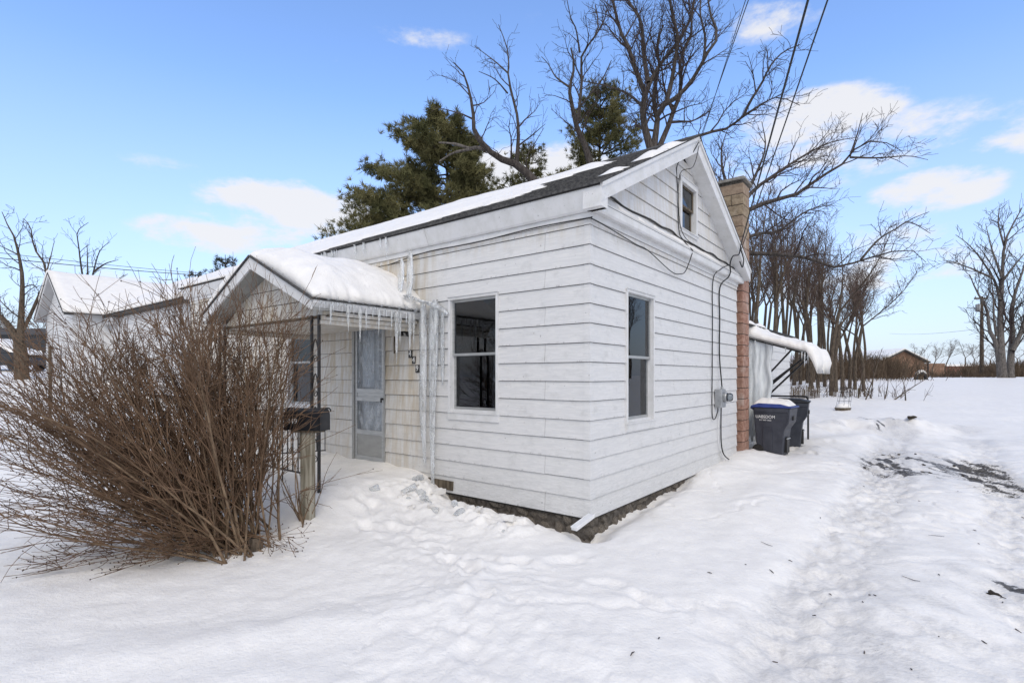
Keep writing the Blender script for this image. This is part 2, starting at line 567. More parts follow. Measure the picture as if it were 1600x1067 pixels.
M = dict(
    doorglass=m_doorglass(),
    snow=m_snow('snow'), ground=m_snow('ground_snow', True), siding=m_siding(), trim=m_trim(), block=m_block(), ice=m_ice(), glass=m_glass(),
    dark=m_simple('sheathing', (.03, .03, .03), (.05, .048, .045), 10, .9, 0),
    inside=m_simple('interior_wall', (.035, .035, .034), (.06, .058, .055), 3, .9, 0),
    shingle=m_simple('shingle', (.045, .045, .047), (.11, .108, .105), 24, .95, .5, (1, 1, 1), .2),
    stone=m_simple('field_stone', (.07, .06, .05), (.24, .21, .175), 9, .9, .6, spec=.2, bd=.02),
    mortar=m_simple('mortar', (.06, .05, .04), (.14, .125, .11), 20, .95, .4, spec=.2),
    concrete=m_simple('concrete', (.16, .15, .135), (.30, .285, .26), 12, .9, .3),
    alu=m_simple('aluminium', (.36, .37, .37), (.47, .475, .47), 6, .42, .06, (1, 1, 6), .5, .55),
    alud=m_simple('dull_aluminium', (.30, .30, .29), (.36, .36, .345), 5, .5, .05, (1, 1, 3), .4, .3),
    iron=m_simple('black_iron', (.012, .012, .013), (.03, .028, .027), 30, .5, .2),
    rubber=m_simple('black_cable', (.012, .012, .013), (.022, .022, .022), 30, .6, 0),
    mailbox=m_simple('black_enamel', (.012, .013, .016), (.03, .031, .035), 8, .38, .1),
    post=m_simple('weathered_post', (.16, .14, .10), (.42, .39, .32), 5, .9, .5, (5, 5, .5), .2),
    wood=m_simple('old_wood', (.07, .055, .04), (.17, .14, .105), 6, .9, .4, (4, 4, .6), .2),
    yellow=m_simple('bare_plywood', (.40, .30, .13), (.52, .42, .22), 6, .8, .2),
    curtain=m_simple('grey_curtain', (.30, .30, .31), (.46, .46, .47), 4, .9, .1),
    lace=m_simple('pale_curtain', (.72, .75, .78), (.80, .82, .85), 20, .9, .1),
    door=m_simple('inner_door', (.70, .71, .72), (.78, .79, .80), 5, .6, .05),
    white=m_simple('white_plastic', (.68, .68, .68), (.78, .78, .78), 10, .5, 0),
    cart=m_simple('cart_plastic', (.030, .033, .046), (.05, .054, .07), 5, .5, .06),
    cart2=m_simple('cart_plastic_plain', (.026, .030, .042), (.045, .05, .064), 5, .5, .06),
    lid=m_simple('blue_lid', (.022, .04, .17), (.035, .06, .24), 6, .45, .05),
    lid2=m_simple('dark_lid', (.02, .022, .028), (.04, .043, .05), 6, .45, .05),
    bark=m_bark('bark', (.034, .029, .026), (.11, .094, .084)),
    bark2=m_bark('brown_bark', (.045, .035, .026), (.15, .118, .088)),
    bark3=m_bark('grey_bark', (.065, .058, .052), (.20, .18, .165)),
    twig=m_simple('twig', (.040, .031, .030), (.085, .066, .062), 3, .9, 0, spec=.2),
    twig2=m_simple('brown_twig', (.065, .047, .040), (.15, .108, .088), 3, .9, 0, spec=.2),
    shrub=m_simple('shrub_bark', (.092, .060, .036), (.25, .175, .112), 7, .8, .2, spec=.3),
    shrubt=m_simple('shrub_twig', (.085, .050, .030), (.20, .125, .076), 5, .8, 0, spec=.3),
    berry=m_simple('seed_head', (.03, .018, .012), (.07, .04, .025), 5, .8, 0),
    needle=m_simple('pine_needle', (.070, .076, .030), (.21, .19, .085), .9, .8, 0, spec=.2),
    needle2=m_simple('dark_needle', (.02, .026, .016), (.05, .055, .03), .7, .8, 0, spec=.2),
    nwall=m_simple('pale_vinyl', (.62, .625, .635), (.70, .70, .705), 2, .6, 0),
    nsoffit=m_simple('grey_vinyl', (.40, .40, .41), (.46, .46, .465), 2, .6, 0),
    brick=m_simple('brown_brick', (.15, .085, .055), (.25, .155, .105), 1.5, .9, 0),
    brick2=m_simple('red_brick', (.16, .07, .05), (.23, .11, .08), 1.5, .9, 0),
    carpaint=m_simple('dark_car_paint', (.02, .022, .026), (.03, .032, .036), 3, .25, 0, spec=.5),
    red=m_simple('red_lens', (.45, .04, .025), (.55, .07, .04), 5, .3, 0),
    clay=m_simple('mud', (.022, .018, .014), (.07, .06, .048), 20, .95, .6, spec=.2),
    hill=m_simple('wooded_hill', (.16, .165, .185), (.52, .53, .56), .06, 1, 0, (1, 1, 2.5), .1, detail=10),  # blue-grey cast: distance haze put into the colour
    brush=m_simple('brush_twig', (.075, .053, .036), (.16, .118, .082), .6, .9, 0, spec=.2),
    paint=m_simple('white_lettering', (.75, .75, .75), (.8, .8, .8), 20, .5, 0),
    steel=m_simple('galvanised_steel', (.30, .31, .32), (.42, .43, .44), 14, .45, .05, metal=.6),
    downspout=m_simple('white_downspout', (.66, .67, .68), (.78, .78, .79), 8, .4, .1),
    insul=m_simple('grey_enamel', (.26, .27, .28), (.34, .35, .36), 8, .5, 0),
)

# ---------------------------------------------------------------- ground
BASE_Y = np.array([-400, 0, 5, 6, 8, 10, 15, 20, 25, 30, 40, 60, 100, 3000.])
BASE_Z = np.array([-.2, 0, .03, .06, .11, .17, .42, .74, 1.0, 1.2, 1.42, 1.52, 1.5, 1.2])


def g_base(x, y):
    x = np.asarray(x, dtype=np.float64); y = np.asarray(y, dtype=np.float64)
    z = np.interp(y, BASE_Y, BASE_Z)
    leftrise = sstep(-6, -22, x) * sstep(5, 24, y) * .75 + sstep(-22, -40, x) * sstep(15, 40, y) * .35
    return z + leftrise


_rng = np.random.default_rng(11)
FOOT = []
for (x0, y0, x1, y1, n, spread) in ((-.15, 2.4, -.35, 4.3, 9, .16), (-.35, 4.3, -1.25, 6.1, 13, .22), (.25, 4.0, -.9, 5.2, 10, .2), (-.9, 5.0, -2.0, 6.3, 12, .26),
                                    (.1, 4.6, .75, 4.75, 7, .16), (4.6, 9.6, 6.3, 11.6, 12, .35), (5.4, 8.6, 6.2, 13.5, 12, .3), (1.9, 3.0, .5, 4.2, 9, .2)):
    for i in range(n):
        f = (i + _rng.uniform(-.3, .3)) / n
        ang = math.atan2(y1 - y0, x1 - x0) + _rng.normal(0, .35)
        FOOT.append((x0 + (x1 - x0) * f + _rng.normal(0, spread * .5), y0 + (y1 - y0) * f + _rng.normal(0, spread * .5), ang, _rng.uniform(.008, .026)))


def house_uv(x, y):
    dx, dy = np.asarray(x) - C0.x, np.asarray(y) - C0.y
    return dx * TV.x + dy * TV.y, dx * SV.x + dy * SV.y


def ground_and_dirt(x, y):
    z = g_base(x, y)
    t, s = house_uv(x, y)
    o = -s                                   # distance out from the gable wall
    p = -t                                   # distance out from the front wall
    far = np.hypot(x, y)
    near = 1 - sstep(18, 60, far)
    z = z + near * (fbm(x * .55, y * .55, 3, 3) * .10 + fbm(x * 1.9, y * 1.9, 7, 3) * .022)
    z = z + (1 - near) * fbm(x * .05, y * .05, 5, 3) * .25
    # wind-packed, slightly lumpy crust
    lump = fbm(x * 5.5, y * 5.5, 21, 3)
    z = z + near * lump * .010
    # drifted ridge in the foreground, from the bush towards the camera's left
    rid = (x + 1.1) * .35 + (y - 3.55) * -.94
    z = z + .05 * np.exp(-(rid / .22) ** 2) * sstep(.6, -.8, x) * sstep(-4, -1.4, x) * sstep(2.2, 3, y)
    # snow heaped over the porch slab
    inp = sstep(1.75, 2.75, s) * (1 - sstep(5.3, 6.2, s)) * (1 - sstep(1.15, 2.6, p)) * sstep(-.3, 0, p)
    z = z + inp * (.30 + .05 * fbm(x * 2, y * 2, 31, 2) - .03 * p)
    # shovelled chunks along the front wall
    rub = sstep(.25, .6, s) * (1 - sstep(2.3, 2.7, s)) * (1 - sstep(.45, .95, p)) * sstep(.03, .2, p)
    z = z + rub * (.035 + np.abs(fbm(x * 6.5, y * 6.5, 41, 3)) * .12)
    # melted trough along the foundation
    tr = np.exp(-(p / .13) ** 2) * (1 - sstep(1.9, 2.3, s)) * sstep(-.3, 0, s) * .09
    tr = tr + np.exp(-(o / .14) ** 2) * (1 - sstep(2.6, 3.6, t)) * sstep(-.4, 0, t) * .07
    tr = tr * (.55 + 1.1 * np.clip(fbm(x * 2.1, y * 2.1, 161, 3) + .5, 0, 1))
    z = z - tr * near
    # bank against the gable wall further along, and round the carts
    bank = sstep(2.6, 3.4, t) * (1 - sstep(5.6, 6.4, t)) * np.exp(-((o - .25) / .45) ** 2) * .12
    z = z + bank + .05 * np.exp(-((o - 1.1) / .35) ** 2) * sstep(.3, 1.4, t) * (1 - sstep(6, 9, t)) * (1 + 1.2 * vnoise(t * 1.3, o, 5))
    # trampled snow
    tram = np.zeros_like(z)
    for (fx, fy, a, dp) in FOOT:
        u = (x - fx) * math.cos(a) + (y - fy) * math.sin(a)
        v = -(x - fx) * math.sin(a) + (y - fy) * math.cos(a)
        q = (u / .155) ** 2 + (v / .075) ** 2
        tram = tram - dp * np.exp(-q ** 3) + dp * .35 * np.exp(-((np.sqrt(q) - 1.45) / .35) ** 2)
    z = z + tram * (1 + .8 * lump)
    # broken crust where feet have gone
    path = np.minimum(np.abs((x + .2) + .28 * (y - 2.4)), np.abs((x + .35) * .8 + (y - 4.3) * .43))
    crust = (1 - sstep(.15, .75, path)) * sstep(2.2, 2.8, y) * (1 - sstep(6.2, 7, y))
    ridged = .5 - np.abs(fbm(x * 6.5, y * 6.5, 141, 4))
    z = z + crust * (.032 * (ridged - .4) + .02 * np.abs(fbm(x * 11, y * 11, 143, 3)))
    scar = np.abs(fbm(x * .9 + .4 * fbm(x * 3, y * 3, 151, 2), y * .9, 153, 3))
    z = z - near * .018 * np.exp(-(scar / .03) ** 2) * sstep(-2.5, -.5, x)
    # driveway: two ruts beside the house
    drive = sstep(1.55, 1.95, o) * (1 - sstep(4.3, 5.0, o)) * sstep(-8, -5, t) * (1 - sstep(11, 15, t))
    wob = .18 * fbm(t * .4, o * 0, 51, 2)
    r1 = np.exp(-((o - 2.15 - wob) / .36) ** 4) * drive
    r2 = np.exp(-((o - 3.55 - wob) / .34) ** 4) * drive
    rough_in = fbm(x * 9, y * 9, 61, 3)
    z = z - drive * .03 - (r1 + r2) * (.055 + .055 * rough_in) + drive * fbm(x * 3, y * 3, 63, 3) * .02
    # spun tread arcs in the far rut
    tread = r2 * sstep(4.4, 5.0, t) * (1 - sstep(7.4, 8.2, t))
    z = z + tread * (.028 * np.sin((t + .6 * (o - 3.5) ** 2) * 34) + .03 * rough_in)
    # ploughed mound beyond the carts
    md = np.exp(-(((x - 9.3) / 1.5) ** 2 + ((y - 13.2) / .7) ** 2))
    z = z + md * (.34 + .35 * fbm(x * 2.4, y * 2.4, 71, 3))
    rdg = np.exp(-(((x - 7.6) * .35 + (y - 11.6) * -.94) / .4) ** 2) * sstep(5.5, 7, x) * (1 - sstep(9, 11, x))
    z = z + rdg * .09
    # ---- dirt
    n = fbm(x * 1.3, y * 1.3, 81, 4) + .5
    nf = fbm(x * 7, y * 2.6, 83, 4) + .5
    n2 = fbm(x * 3.1, y * 3.1, 85, 3) + .5
    d = np.clip(r1 * (.17 + (.24 + .16 * sstep(0, 3, t)) * sstep(.30, .75, n)) + r2 * .05 + r2 * .26 * sstep(.35, .8, n) + drive * .17 * sstep(.42, .8, n2), 0, 1)
    d = d + .17 * drive * sstep(.40, .8, nf) * (.4 + sstep(1.5, -1.5, t))
    d = np.minimum(d, .30)
    bare = np.exp(-(((t - 6.6) / 1.5) ** 2 + ((o - 2.6) / .85) ** 2) ** 2)
    d = d + bare * (.24 + .52 * sstep(.36, .66, nf))
    d = d + tread * (.22 + .32 * sstep(.45, .75, nf) + .16 * np.cos((t + .6 * (o - 3.5) ** 2) * 34))
    b2 = np.exp(-(((x - 4.05) / .42) ** 2 + ((y - 4.15) / .24) ** 2))
    d = d + b2 * (.22 + .75 * sstep(.42, .72, nf))
    d = d + md * 1.1 * sstep(.62, .8, n2)
    lit = np.exp(-(((x - 2.2) / 1.1) ** 2 + ((y - 3.7) / .9) ** 2))
    d = d + lit * .22 * sstep(.72, .84, nf)
    # scuffed dirt where people walked by the steps and at the carts
    d = d + .5 * sstep(.62, .85, nf) * np.exp(-(((x - 5.9) / .6) ** 2 + ((y - 10.6) / .9) ** 2))
    return z, np.clip(d, 0, 1.3), drive


def axis(lo_fine, hi_fine, step, lo, hi, growth):
    a = list(np.arange(lo_fine, hi_fine + 1e-6, step))
    st = step
    while a[-1] < hi:
        st *= growth
        a.append(a[-1] + st)
    st = step
    b = []
    c = lo_fine
    while c > lo:
        st *= growth
        c -= st
        b.append(c)
    return np.array(b[::-1] + a)


def build_ground():
    xs = axis(-5.2, 8.2, .034, -900, 900, 1.06)
    ys = axis(2.2, 9.5, .03, -300, 2500, 1.045)
    X, Y = np.meshgrid(xs, ys)
    Z, D, _drive = ground_and_dirt(X, Y)
    gy, gx = np.gradient(Z, ys, xs)
    N = np.stack([-gx, -gy, np.ones_like(Z)], -1)
    N /= np.linalg.norm(N, axis=-1, keepdims=True)
    ny, nx = Z.shape
    V = np.stack([X, Y, Z], -1).reshape(-1, 3)
    idx = np.arange(ny * nx).reshape(ny, nx)
    Fq = np.stack([idx[:-1, :-1], idx[:-1, 1:], idx[1:, 1:], idx[1:, :-1]], -1).reshape(-1, 4)
    cx = (X[:-1, :-1] + X[1:, 1:]) / 2
    cy = (Y[:-1, :-1] + Y[1:, 1:]) / 2
    t, s = house_uv(cx, cy)
    isdrive = ((-s > 1.62) & (-s < 4.8) & (t > -7) & (t < 13)).reshape(-1)
    for name, sel in (('snowy_ground', ~isdrive), ('driveway', isdrive)):
        f = Fq[sel]
        used, inv = np.unique(f, return_inverse=True)
        me = np_mesh(name, V[used], inv.reshape(f.shape), True)
        a = me.attributes.new('dirt', 'FLOAT', 'POINT')
        a.data.foreach_set('value', D.reshape(-1)[used].astype(np.float32))
        me.normals_split_custom_set_from_vertices(N.reshape(-1, 3)[used].tolist())
        o = mesh_obj(name, me, M['ground'])
        tag(o, kind='structure')


build_ground()


def gz(x, y):
    return float(ground_and_dirt(np.array([float(x)]), np.array([float(y)]))[0][0])


def slab(fn, nu, nv, mask=None):
    """Closed heightfield: fn(u, v) -> (bottom point, top point) on a unit square."""
    top, bot = np.zeros((nv + 1, nu + 1, 3)), np.zeros((nv + 1, nu + 1, 3))
    for j in range(nv + 1):
        for i in range(nu + 1):
            b, t = fn(i / nu, j / nv)
            bot[j, i], top[j, i] = b, t
    n = (nu + 1) * (nv + 1)
    V = np.concatenate([top.reshape(-1, 3), bot.reshape(-1, 3)])
    idx = np.arange(n).reshape(nv + 1, nu + 1)
    keep = np.ones((nv, nu), bool) if mask is None else mask
    f = []
    for j in range(nv):
        for i in range(nu):
            if not keep[j, i]:
                continue
            a, b, c, d = idx[j, i], idx[j, i + 1], idx[j + 1, i + 1], idx[j + 1, i]
            f.append((a, b, c, d)); f.append((a + n, d + n, c + n, b + n))
            for (dj, di, e0, e1) in ((-1, 0, a, b), (0, 1, b, c), (1, 0, c, d), (0, -1, d, a)):
                jj, ii = j + dj, i + di
                if not (0 <= jj < nv and 0 <= ii < nu and keep[jj, ii]):
                    f.append((e1, e0, e0 + n, e1 + n))
    f = np.array(f)
    used, inv = np.unique(f, return_inverse=True)
    return V[used], inv.reshape(f.shape)


# ---------------------------------------------------------------- far setting
def build_hill():
    xs = np.linspace(-900, 900, 160)
    rows = []
    for k, (dy, h) in enumerate(((0, 0.0), (30, .55), (70, .85), (120, 1.0), (260, .7), (420, 0.0))):
        y = 520 + dy - 60 * np.cos(xs / 420)
        prof = 15 + 9 * fbm(xs * .006, xs * 0, 5, 3) + 3 * fbm(xs * .05, xs * 0 + k, 6, 3)
        rows.append(np.stack([xs, y, 1.0 + h * prof * (1 + .12 * fbm(xs * .03, xs * 0 + k * 3, 9, 2))], -1))
    V = np.concatenate(rows)
    nx = len(xs)
    idx = np.arange(len(V)).reshape(len(rows), nx)
    f = np.stack([idx[:-1, :-1], idx[:-1, 1:], idx[1:, 1:], idx[1:, :-1]], -1).reshape(-1, 4)
    tag(mesh_obj('hill', np_mesh('hill', V, f, True), M['hill']), kind='structure')


build_hill()

# ---------------------------------------------------------------- the white house
house = thing('white_house', 'small white one-storey house with lapped siding, gabled end and boarded snow-covered front canopy', 'house', C0, HROT)
L_FRONT, W_GABLE = 10.0, 5.36
Z_SILL, Z_WALL = 0.17, 3.34
COURSE = 0.2032
rng = random.Random(4)

FR = lambda u, out, z: (-out, u, z)       # front wall: u = s
GA = lambda u, out, z: (u, -out, z)       # gable wall: u = t
# openings (u0, u1, z0, z1)
WIN_F = (1.213, 2.02, 1.10, 2.63)
WIN_F2 = (5.14, 5.92, 1.05, 2.60)
DOOR = (3.29, 4.06, 0.38, 2.43)
WIN_G = (0.812, 1.59, 1.00, 2.65)
WIN_A = (2.50, 3.20, 3.69, 4.46)


def sub_rects(u0, u1, z0, z1, holes):
    cuts = sorted({u0, u1} | {min(max(h[k], u0), u1) for h in holes for k in (0, 1)})
    out = []
    for a, b in zip(cuts[:-1], cuts[1:]):
        if b - a < 1e-4:
            continue
        spans = [(z0, z1)]
        for h in holes:
            if h[0] < b - 1e-5 and h[1] > a + 1e-5:
                ns = []
                for (p, q) in spans:
                    if h[3] <= p or h[2] >= q:
                        ns.append((p, q)); continue
                    if h[2] - p > .004:
                        ns.append((p, h[2]))
                    if q - h[3] > .004:
                        ns.append((h[3], q))
                spans = ns
        out.append((a, b, spans))
    return out


def boards(fn, u0, u1, zlo, zhi, holes, joints, clip=None, first=0.0):
    z = zlo
    k = 0
    while z < zhi - .02:
        z1 = min(z + COURSE, zhi)
        gap = 0.0065  # slit onto the dark backing, stands in for the lap's shadow line
        groups, cur = [], None
        a0, a1 = (u0, u1) if clip is None else clip(z)
        rects = sub_rects(a0, a1, z, z1 - gap, holes)
        js = [j + (0.61 if k % 2 else 0) for j in joints]
        pieces = []
        for (a, b, sp) in rects:
            c = [a] + [j for j in js if a + .15 < j < b - .15] + [b]
            for i in range(len(c) - 1):
                pieces.append((c[i] + (.002 if i else 0), c[i + 1] - (.002 if i < len(c) - 2 else 0), sp, i > 0))
        for (a, b, sp, brk) in pieces:
            if not sp:
                cur = None
                continue
            if cur is None or brk:
                cur = []
                groups.append(cur)
            cur.append((a, b, sp))
        for g in groups:
            mb = MB()
            j0, j1, j2 = rng.uniform(-.002, .002), rng.uniform(-.002, .002), rng.uniform(-.0015, .0015)
            ga, gb = g[0][0], g[-1][1]
            for (a, b, sp) in g:
                for (p, q) in sp:
                    def off(zz, uu):
                        f = (zz - z) / COURSE
                        w = (uu - ga) / max(gb - ga, .01)
                        return .020 * (1 - f) + .004 * f + (j0 * (1 - w) + j1 * w) * (1 - f)
                    at0, at1 = a, b
                    if clip is not None:
                        l0, l1 = clip(q)
                        at0, at1 = max(a, l0), min(b, l1)
                        if at1 - at0 < .01:
                            at1 = at0 + .01
                    bot = [fn(a, 0, p), fn(b, 0, p), fn(b, off(p, b), p + j2), fn(a, off(p, a), p + j2)]
                    top = [fn(at0, 0, q), fn(at1, 0, q), fn(at1, off(q, b), q), fn(at0, off(q, a), q)]
                    mb.hexa(bot, top)
            mb.build('siding_board', M['siding'], house)
        z += COURSE
        k += 1


HF = [WIN_F, WIN_F2, DOOR]
boards(FR, .022, L_FRONT, Z_SILL, Z_WALL - .06, HF, [2.1, .55, 2.75, 4.5, 6.3, 8.4])
boards(GA, .022, W_GABLE, Z_SILL, Z_WALL - .06, [WIN_G], [2.3, 3.9])

ROOF_T0, ROOF_Z0, ROOF_TR, ROOF_ZR = -.15, 3.565, 2.68, 5.02
SL = (ROOF_ZR - ROOF_Z0) / (ROOF_TR - ROOF_T0)


def roof_z(t):
    return ROOF_ZR - abs(t - ROOF_TR) * SL


RAKE = .19


def gclip(z):
    d = (ROOF_ZR - RAKE - .02 - z) / SL + .06
    return (ROOF_TR - d, ROOF_TR + d)


boards(GA, 0, 0, 3.60, ROOF_ZR - RAKE - .10, [WIN_A], [], clip=gclip)

# sheathing behind the boards, with the same openings
mb = MB()
for fn, u1, holes in ((FR, L_FRONT, HF), (GA, W_GABLE, [WIN_G])):
    for (a, b, sp) in sub_rects(0.001, u1, Z_SILL - .02, Z_WALL, holes):
        for (p, q) in sp:
            mb.hexa([fn(a, -.002, p), fn(b, -.002, p), fn(b, -.11, p), fn(a, -.11, p)], [fn(a, -.002, q), fn(b, -.002, q), fn(b, -.11, q), fn(a, -.11, q)])
for (a, b, sp) in sub_rects(0.3, W_GABLE - .3, Z_WALL, 4.9, [WIN_A]):
    for (p, q) in sp:
        for k in range(6):
            z0, z1 = p + (q - p) * k / 6, p + (q - p) * (k + 1) / 6
            l0, l1 = gclip(z1)
            aa, bb = max(a, l0), min(b, l1)
            if bb - aa > .02:
                mb.hexa([GA(aa, -.002, z0), GA(bb, -.002, z0), GA(bb, -.08, z0), GA(aa, -.08, z0)], [GA(aa, -.002, z1), GA(bb, -.002, z1), GA(bb, -.08, z1), GA(aa, -.08, z1)])
mb.build('sheathing', M['dark'], house)
# rear and far walls, floor and ceiling close the rooms
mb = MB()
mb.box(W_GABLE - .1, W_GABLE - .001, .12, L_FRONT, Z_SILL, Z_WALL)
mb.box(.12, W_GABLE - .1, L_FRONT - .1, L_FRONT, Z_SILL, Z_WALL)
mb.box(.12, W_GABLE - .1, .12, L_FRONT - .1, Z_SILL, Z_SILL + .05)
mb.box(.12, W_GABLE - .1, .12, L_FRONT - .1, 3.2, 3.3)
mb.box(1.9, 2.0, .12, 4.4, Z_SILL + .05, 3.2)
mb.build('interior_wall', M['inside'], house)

# foundation of rounded field stones in mortar
fnd = MB()
fnd.box(.05, W_GABLE - .03, .05, L_FRONT - .05, -.35, Z_SILL - .03)
foundation = fnd.build('foundation', M['mortar'], house)
stone_me = []
for k in range(5):
    bm = bmesh.new()
    bmesh.ops.create_icosphere(bm, subdivisions=1, radius=1)
    for v in bm.verts:
        v.co *= rng.uniform(.75, 1.12)
    me = bpy.data.meshes.new('stone')
    bm.to_mesh(me); bm.free()
    me.materials.append(M['stone'])
    stone_me.append(me)


def stones(fn, u0, u1):
    u = u0
    while u < u1:
        w = rng.uniform(.10, .22)
        for zc, hh in ((.11, .055), (.0, .065), (-.13, .07)):
            o = bpy.data.objects.new('stone', rng.choice(stone_me))
            hh *= rng.uniform(.7, 1.35)
            x, y, z = fn(u + w / 2 + rng.uniform(-.06, .06), -.058 + rng.uniform(-.02, .012), zc + rng.uniform(-.025, .025))
            o.location = (x, y, z)
            sx = w * rng.uniform(.38, .66)
            o.rotation_euler = (rng.uniform(-.25, .25), rng.uniform(-.25, .25), rng.uniform(-.15, .15))
            o.scale = (sx, .055, hh) if fn is GA else (.055, sx, hh)
            link(o, foundation)
        u += w


stones(FR, .02, 2.9)
stones(GA, .02, 4.4)

# corner caps, one per course
z = Z_SILL
while z < Z_WALL - .08:
    mb = MB()
    z1 = min(z + COURSE, Z_WALL - .06) - .006
    a, b = .0255, .0115
    w = .058
    mb.hexa([(-a, -a, z), (w, -a, z), (w, w, z), (-a, w, z)], [(-b, -b, z1), (w, -b, z1), (w, w, z1), (-b, w, z1)])
    mb.build('corner_cap', M['siding'], house)
    z += COURSE

# frieze boards and the boxed cornice
mb = MB(); mb.hexa([(-.03, -.03, Z_WALL - .062), (.0, -.03, Z_WALL - .062), (.0, L_FRONT, Z_WALL - .062), (-.03, L_FRONT, Z_WALL - .062)],
                   [(-.03, -.03, Z_WALL), (.0, -.03, Z_WALL), (.0, L_FRONT, Z_WALL), (-.03, L_FRONT, Z_WALL)])
mb.build('frieze_board', M['trim'], house)
mb = MB(); mb.box(.002, W_GABLE + .02, -.03, 0, Z_WALL - .062, Z_WALL)
mb.build('frieze_board', M['trim'], house)
prof = [(0, Z_WALL + .001), (-.055, Z_WALL + .001), (-.07, Z_WALL + .02), (-.085, Z_WALL + .055), (-.135, Z_WALL + .175), (-.14, Z_WALL + .185), (-.14, Z_WALL + .212), (0, Z_WALL + .23)]
segs = [-.2, 2.35, 2.42, 3.55, 6.4, L_FRONT + .2]
for i in range(len(segs) - 1):
    mb = MB()
    k = 1.0 if i != 1 else 1.05
    mb.prism([(u * k, v) for u, v in prof], segs[i] + .001, segs[i + 1] - .001, lambda u, v, w: (u, w, v))
    mb.build('cornice_fascia', M['trim'], house)
# drip edge strip above the fascia
mb = MB(); mb.box(-.155, -.02, -.2, L_FRONT + .2, Z_WALL + .205, Z_WALL + .222)
mb.build('drip_edge', M['dark'], house)
# horizontal cornice across the gable with its little pent roof
mb = MB(); mb.box(-.02, W_GABLE + .13, -.085, -.001, Z_WALL + .001, Z_WALL + .03)
mb.build('soffit', M['trim'], house)
for a, b in ((-.02, 1.45), (1.45, 3.3), (3.3, W_GABLE + .13)):
    mb = MB(); mb.prism([(-.09, Z_WALL + .0), (-.105, Z_WALL + .02), (-.105, Z_WALL + .095), (-.085, Z_WALL + .11), (-.07, Z_WALL + .03)], a + .001, b - .001, lambda u, v, w: (w, u, v))
    mb.build('gable_fascia', M['trim'], house)
mb = MB(); mb.prism([(-.10, Z_WALL + .105), (0, Z_WALL + .245), (0, Z_WALL + .262), (-.105, Z_WALL + .118)], .12, W_GABLE - .1, lambda u, v, w: (w, u, v))
mb.build('pent_flashing', M['trim'], house)
mb = MB()
fl = [(.25 + 4.9 * i / 40, -.028 - .008 * math.sin(i * 1.3) - .006 * math.sin(i * .6), Z_WALL + .252 + .012 * math.sin(i * .9) - .01 * math.sin(i * .37)) for i in range(41)]
mb.tube(fl, .012, 5)
mb.build('flashing_edge', M['dark'], house)
# boxed rakes
for sgn in (-1, 1):
    t_out = ROOF_T0 + .01 if sgn < 0 else 2 * ROOF_TR - ROOF_T0 - .01
    mb = MB()
    pts = [(ROOF_TR, ROOF_ZR - .004), (t_out, roof_z(t_out) - .004), (t_out, roof_z(t_out) - RAKE), (ROOF_TR, ROOF_ZR - RAKE - .03)]
    mb.prism(pts, -.215, -.185, lambda u, v, w: (u, w, v))
    mb.build('rake_board', M['trim'], house)
    mb = MB()
    pts = [(ROOF_TR, ROOF_ZR - RAKE + .0), (t_out, roof_z(t_out) - RAKE + .03), (t_out, roof_z(t_out) - RAKE + .008), (ROOF_TR, ROOF_ZR - RAKE - .022)]
    mb.prism(pts, -.184, -.002, lambda u, v, w: (u, w, v))
    mb.build('rake_soffit', M['trim'], house)
    mb = MB()
    pts = [(ROOF_TR, ROOF_ZR - .003), (t_out, roof_z(t_out) - .003), (t_out, roof_z(t_out) - .045), (ROOF_TR, ROOF_ZR - .05)]
    mb.prism(pts, -.232, -.2155, lambda u, v, w: (u, w, v))
    mb.build('shingle_mould', M['trim'], house)
# rake return block at the near corner
mb = MB(); mb.box(-.139, .0, -.21, -.001, Z_WALL + .001, Z_WALL + .20)
mb.build('cornice_return', M['trim'], house)

# roof: lapped courses of shingles on two slopes
mb = MB()
n = 20
for sgn in (-1, 1):
    for k in range(n):
        d0, d1 = (ROOF_TR - ROOF_T0 + .02) * k / n, (ROOF_TR - ROOF_T0 + .02) * (k + 1) / n
        ta, tb = ROOF_TR + sgn * d0, ROOF_TR + sgn * d1
        za, zb = ROOF_ZR - SL * d0, ROOF_ZR - SL * d1
        pts = [(ta, za), (ta, za + .012), (tb, zb + .026), (tb, zb)]
        mb.prism(pts, -.235, L_FRONT + .235, lambda u, v, w: (u, w, v))
mb.build('roof', M['shingle'], house)
mb = MB(); mb.prism([(ROOF_TR - .12, ROOF_ZR - .12 * SL + .018), (ROOF_TR, ROOF_ZR + .035), (ROOF_TR + .12, ROOF_ZR - .12 * SL + .018), (ROOF_TR, ROOF_ZR + .012)], -.24, L_FRONT + .24, lambda u, v, w: (u, w, v))
mb.build('ridge_cap', M['shingle'], house)
# far gable closure
mb = MB(); mb.add([(.1, L_FRONT - .05, 3.3), (W_GABLE - .1, L_FRONT - .05, 3.3), (ROOF_TR, L_FRONT - .05, 4.9), (.1, L_FRONT, 3.3), (W_GABLE - .1, L_FRONT, 3.3), (ROOF_TR, L_FRONT, 4.9)],
                  [(0, 1, 2), (5, 4, 3), (0, 3, 4, 1), (1, 4, 5, 2), (2, 5, 3, 0)])
mb.build('far_gable', M['siding'], house)


